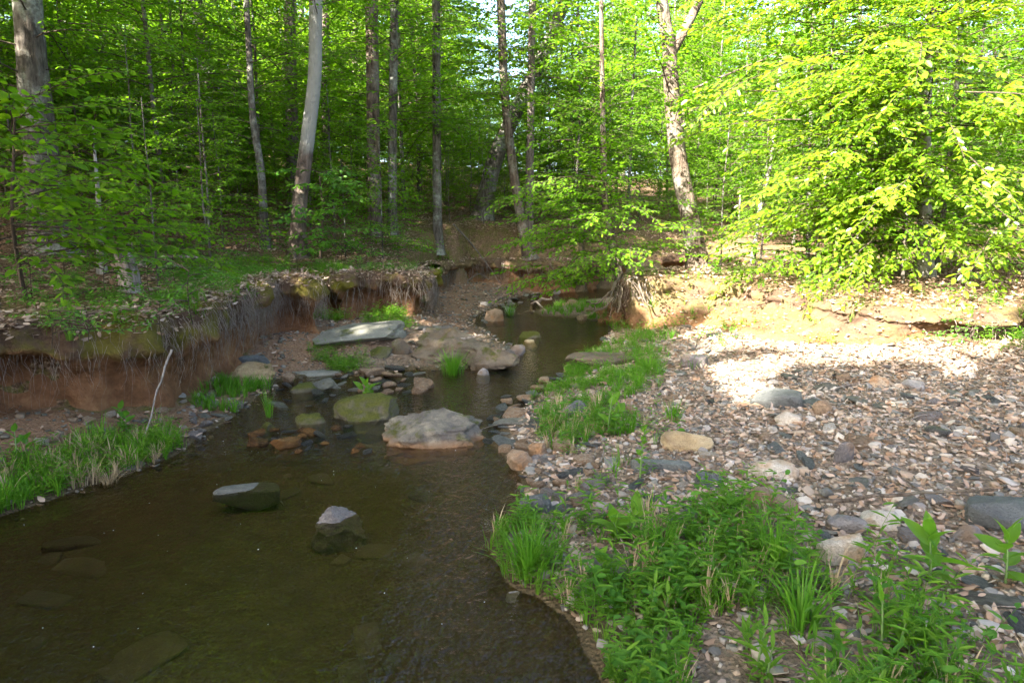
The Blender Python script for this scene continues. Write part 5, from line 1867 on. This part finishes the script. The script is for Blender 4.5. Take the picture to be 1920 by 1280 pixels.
for px, py, sc in [(60, 560, 1.2), (130, 540, 1.1), (90, 600, .8), (200, 560, 1.2), (280, 545, 1.0), (330, 530, 1.0), (385, 520, .9), (300, 585, .7), (160, 590, .7), (450, 505, .9), (40, 500, 1.3), (260, 500, 1.1), (420, 480, 1.0), (500, 490, 1.2), (150, 500, 1.2), (0, 540, 1.3), (560, 500, 1.0)]:
    g = G(px, py, 1.2)
    seedling(g[0], g[1], sc, 'knee-high tree seedling on the leafy top of the root-hung bank', 'seedlings on the root-hung bank', max(H(g[0], g[1]), 0.98))
g = G(360, 590, 1.08)
seedling(g[0], g[1], 1.2, 'bushy green seedling hanging over the brink of the root-hung bank', None, 1.02)
for px, py, sc in [(640, 505, 1.2), (700, 500, 1.3), (760, 498, 1.2), (670, 515, .9)]:
    g = G(px, py, 1.05)
    seedling(g[0], g[1], sc, 'leafy seedling rooted on the moss-topped overhang', 'seedlings on the moss-topped overhang', max(H(g[0], g[1]), 0.97))
for px, py, sc in [(720, 560, 1.0), (680, 575, .9), (750, 575, .8)]:
    g = G(px, py, 0.35)
    seedling(g[0], g[1], sc, 'green weed bush under the moss-topped overhang', 'weed bushes under the overhang')
for px, py, sc in [(1830, 630, 1.0), (1790, 600, .9), (1880, 570, 1.1), (1350, 600, .7)]:
    g = G(px, py, 0.6)
    seedling(g[0], g[1], sc, 'small leafy seedling on the sunlit bank below the young beech', 'seedlings on the sunlit bank')


# ------------------------------------------------------------------ dead wood and bare roots
def stick(name, P, r0, r1, mat, label, cat, sides=8, seed=0, n=16, wob=0.01):
    S = smooth_path(P, n)
    r = np.random.default_rng(seed)
    S[1:-1] += np.cumsum(r.normal(0, wob, (n - 2, 3)), axis=0) * 0.5
    V, Q = tube(S - S[0], np.linspace(r0, r1, n), sides)
    return obj(name, mesh(name, V, Q, [M[mat]]), loc=S[0], label=label, cat=cat)


a = G(322, 655, 0.82)
stick('bare_root', [a, (a + G(300, 730, 0.45)) / 2 + np.array([0.02, -0.05, 0.02]), G(296, 745, 0.42), G(262, 858, 0.0)], 0.012, 0.006, 'deadwood', 'long pale bare root slanting from the bank to the water', 'root', 6, 1)
b = D(255, 464, 10.6)
e = D(470, 482, 11.4)
b[2], e[2] = H(b[0], b[1]) + 0.07, H(e[0], e[1]) + 0.06
stick('fallen_log', [b, (b + e) / 2 + np.array([0, 0, 0.02]), e], 0.07, 0.045, 'deadwood', 'fallen grey log lying behind the broken stump', 'log', 9, 2)
b2 = D(300, 462, 11.4)
e2_ = D(440, 472, 11.9)
b2[2], e2_[2] = H(b2[0], b2[1]) + 0.12, H(e2_[0], e2_[1]) + 0.05
stick('fallen_branch', [b2, (b2 + e2_) / 2 + np.array([0, 0, 0.06]), e2_], 0.03, 0.015, 'deadwood', 'thin fallen branch lying along the grey log', 'branch', 7, 3)

# the broken stump
g = D(243, 505, 7.9)
g[2] = H(g[0], g[1]) - 0.05
r = np.random.default_rng(9)
ns, hh = 14, 0.52
ang = np.arange(ns) * 2 * math.pi / ns
rows = []
for k, t in enumerate(np.linspace(0, 1, 7)):
    rad = 0.115 * (1 + 0.35 * math.exp(-t * 5)) * (1 - 0.12 * t)
    jag = np.where(t > 0.7, r.uniform(-0.22, 0.16, ns) * (t - 0.7) / 0.3, 0)
    rows.append(np.stack([np.cos(ang) * rad * (1 + r.normal(0, 0.05, ns)) - 0.05 * t, np.sin(ang) * rad, hh * t + jag], 1))
rows.append(np.stack([np.cos(ang) * 0.07 - 0.05, np.sin(ang) * 0.07, np.full(ns, hh * 0.72)], 1))
rows.append(np.stack([np.cos(ang) * 0.01 - 0.05, np.sin(ang) * 0.01, np.full(ns, hh * 0.68)], 1))
V = np.concatenate(rows)
i = np.arange(len(rows) - 1)[:, None] * ns
j = np.arange(ns)[None, :]
kk = (j + 1) % ns
Q = np.stack([i + j, i + kk, i + ns + kk, i + ns + j], -1).reshape(-1, 4)
obj('tree_stump', mesh('tree_stump', V, Q, [M['deadwood']]), loc=g, label='broken grey tree stump with jagged top on the root-hung bank', cat='stump')

rr_ = np.random.default_rng(55)
cr_ = np.array(LIP_R[3])
root = obj('exposed_roots', None, loc=cr_, label='gnarled exposed roots twisting out of the corner of the sunlit bank', cat='roots')
for i in range(11):
    u = np.linspace(0, 1, 10)
    a = math.radians(rr_.uniform(170, 320))
    ln = rr_.uniform(0.4, 0.9)
    line = np.stack([np.cos(a) * u * ln, np.sin(a) * u * ln, -0.1 - rr_.uniform(0.3, 0.8) * u ** 1.4 * 0.9 + 0.12 * np.sin(u * 5 + i)], 1) + np.cumsum(rr_.normal(0, 0.02, (10, 3)), axis=0)
    obj('root', mesh('root', *tube(line, rr_.uniform(0.012, 0.03) * (1 - 0.6 * u), 7), [M['bark_brown']]), root)
dw = D(1000, 497, 16.6)
dw[2] = H(dw[0], dw[1]) + 0.1
root = obj('driftwood', None, loc=dw, label='twisted pale driftwood at the foot of the bowed trunk', cat='driftwood')
for i in range(5):
    u = np.linspace(0, 1, 10)
    a = rr_.uniform(-2.8, -0.4)
    ln = rr_.uniform(0.5, 1.1)
    line = np.stack([np.cos(a) * u * ln, np.sin(a) * u * ln, (0.35 - 0.15 * i) * u + 0.1 * np.sin(u * 4 + i)], 1) + np.cumsum(rr_.normal(0, 0.03, (10, 3)), axis=0)
    obj('branch', mesh('branch', *tube(line, rr_.uniform(0.025, 0.05) * (1 - 0.6 * u), 7), [M['root']]), root)
for i, (p0, p1, ml, lb) in enumerate([((850, 440, 19.5), (940, 470, 18.8), 0.25, 'dead branch lying on the slope above the dark bank at the bend'),
                                  ((905, 400, 23), (960, 440, 22), 0.3, 'fallen limb below the leaning trunk'),
                                  ((875, 452, 19), (918, 440, 19), 0.35, 'arched dead stick on the slope above the bend')]):
    b, e = D(*p0), D(*p1)
    b[2], e[2] = H(b[0], b[1]) + 0.05, H(e[0], e[1]) + 0.1
    stick('fallen_branch', [b, (b + e) / 2 + np.array([0, 0, ml * 0.5]), e], 0.03, 0.01, 'bark_dark', lb, 'branch', 6, 10 + i)
b = G(640, 775, 0.03)
stick('fallen_branch', [b, b + np.array([0.15, 0.12, 0.06]), G(715, 742, 0.12)], 0.008, 0.003, 'deadwood', 'thin dead twig caught on the moss-covered boulder', 'branch', 5, 20)
b = G(780, 655, 0.12)
stick('fallen_branch', [b, (b + G(905, 628, 0.4)) / 2, G(905, 628, 0.42)], 0.03, 0.015, 'deadwood', 'grey driftwood pole lying across the brown midstream boulders', 'branch', 7, 21)
b = G(1520, 935, 0.42)
stick('fallen_branch', [G(1535, 938, 0.42), G(1700, 925, 0.44), G(1870, 918, 0.47)], 0.013, 0.007, 'bark_brown', 'weathered brown branch lying across the gravel bar', 'branch', 7, 22)

# flecks of foam on the pool
rf = np.random.default_rng(15)
fx = rf.uniform(-3.6, 0.2, 55)
fy = rf.uniform(2.3, 6.3, 55)
ok = land(fx, fy, full=True)[1] < -0.15
fx, fy = fx[ok], fy[ok]
pts = np.stack([fx, fy, np.full(len(fx), 0.002)], 1)
scatter_shapes('foam', pts, rf.uniform(0.002, 0.005, len(fx)), [CS[1], CS[2]], [M['foam']], 'white foam flecks drifting on the still pool', 16, (0.25, 0.4), 0.05, 0.3)
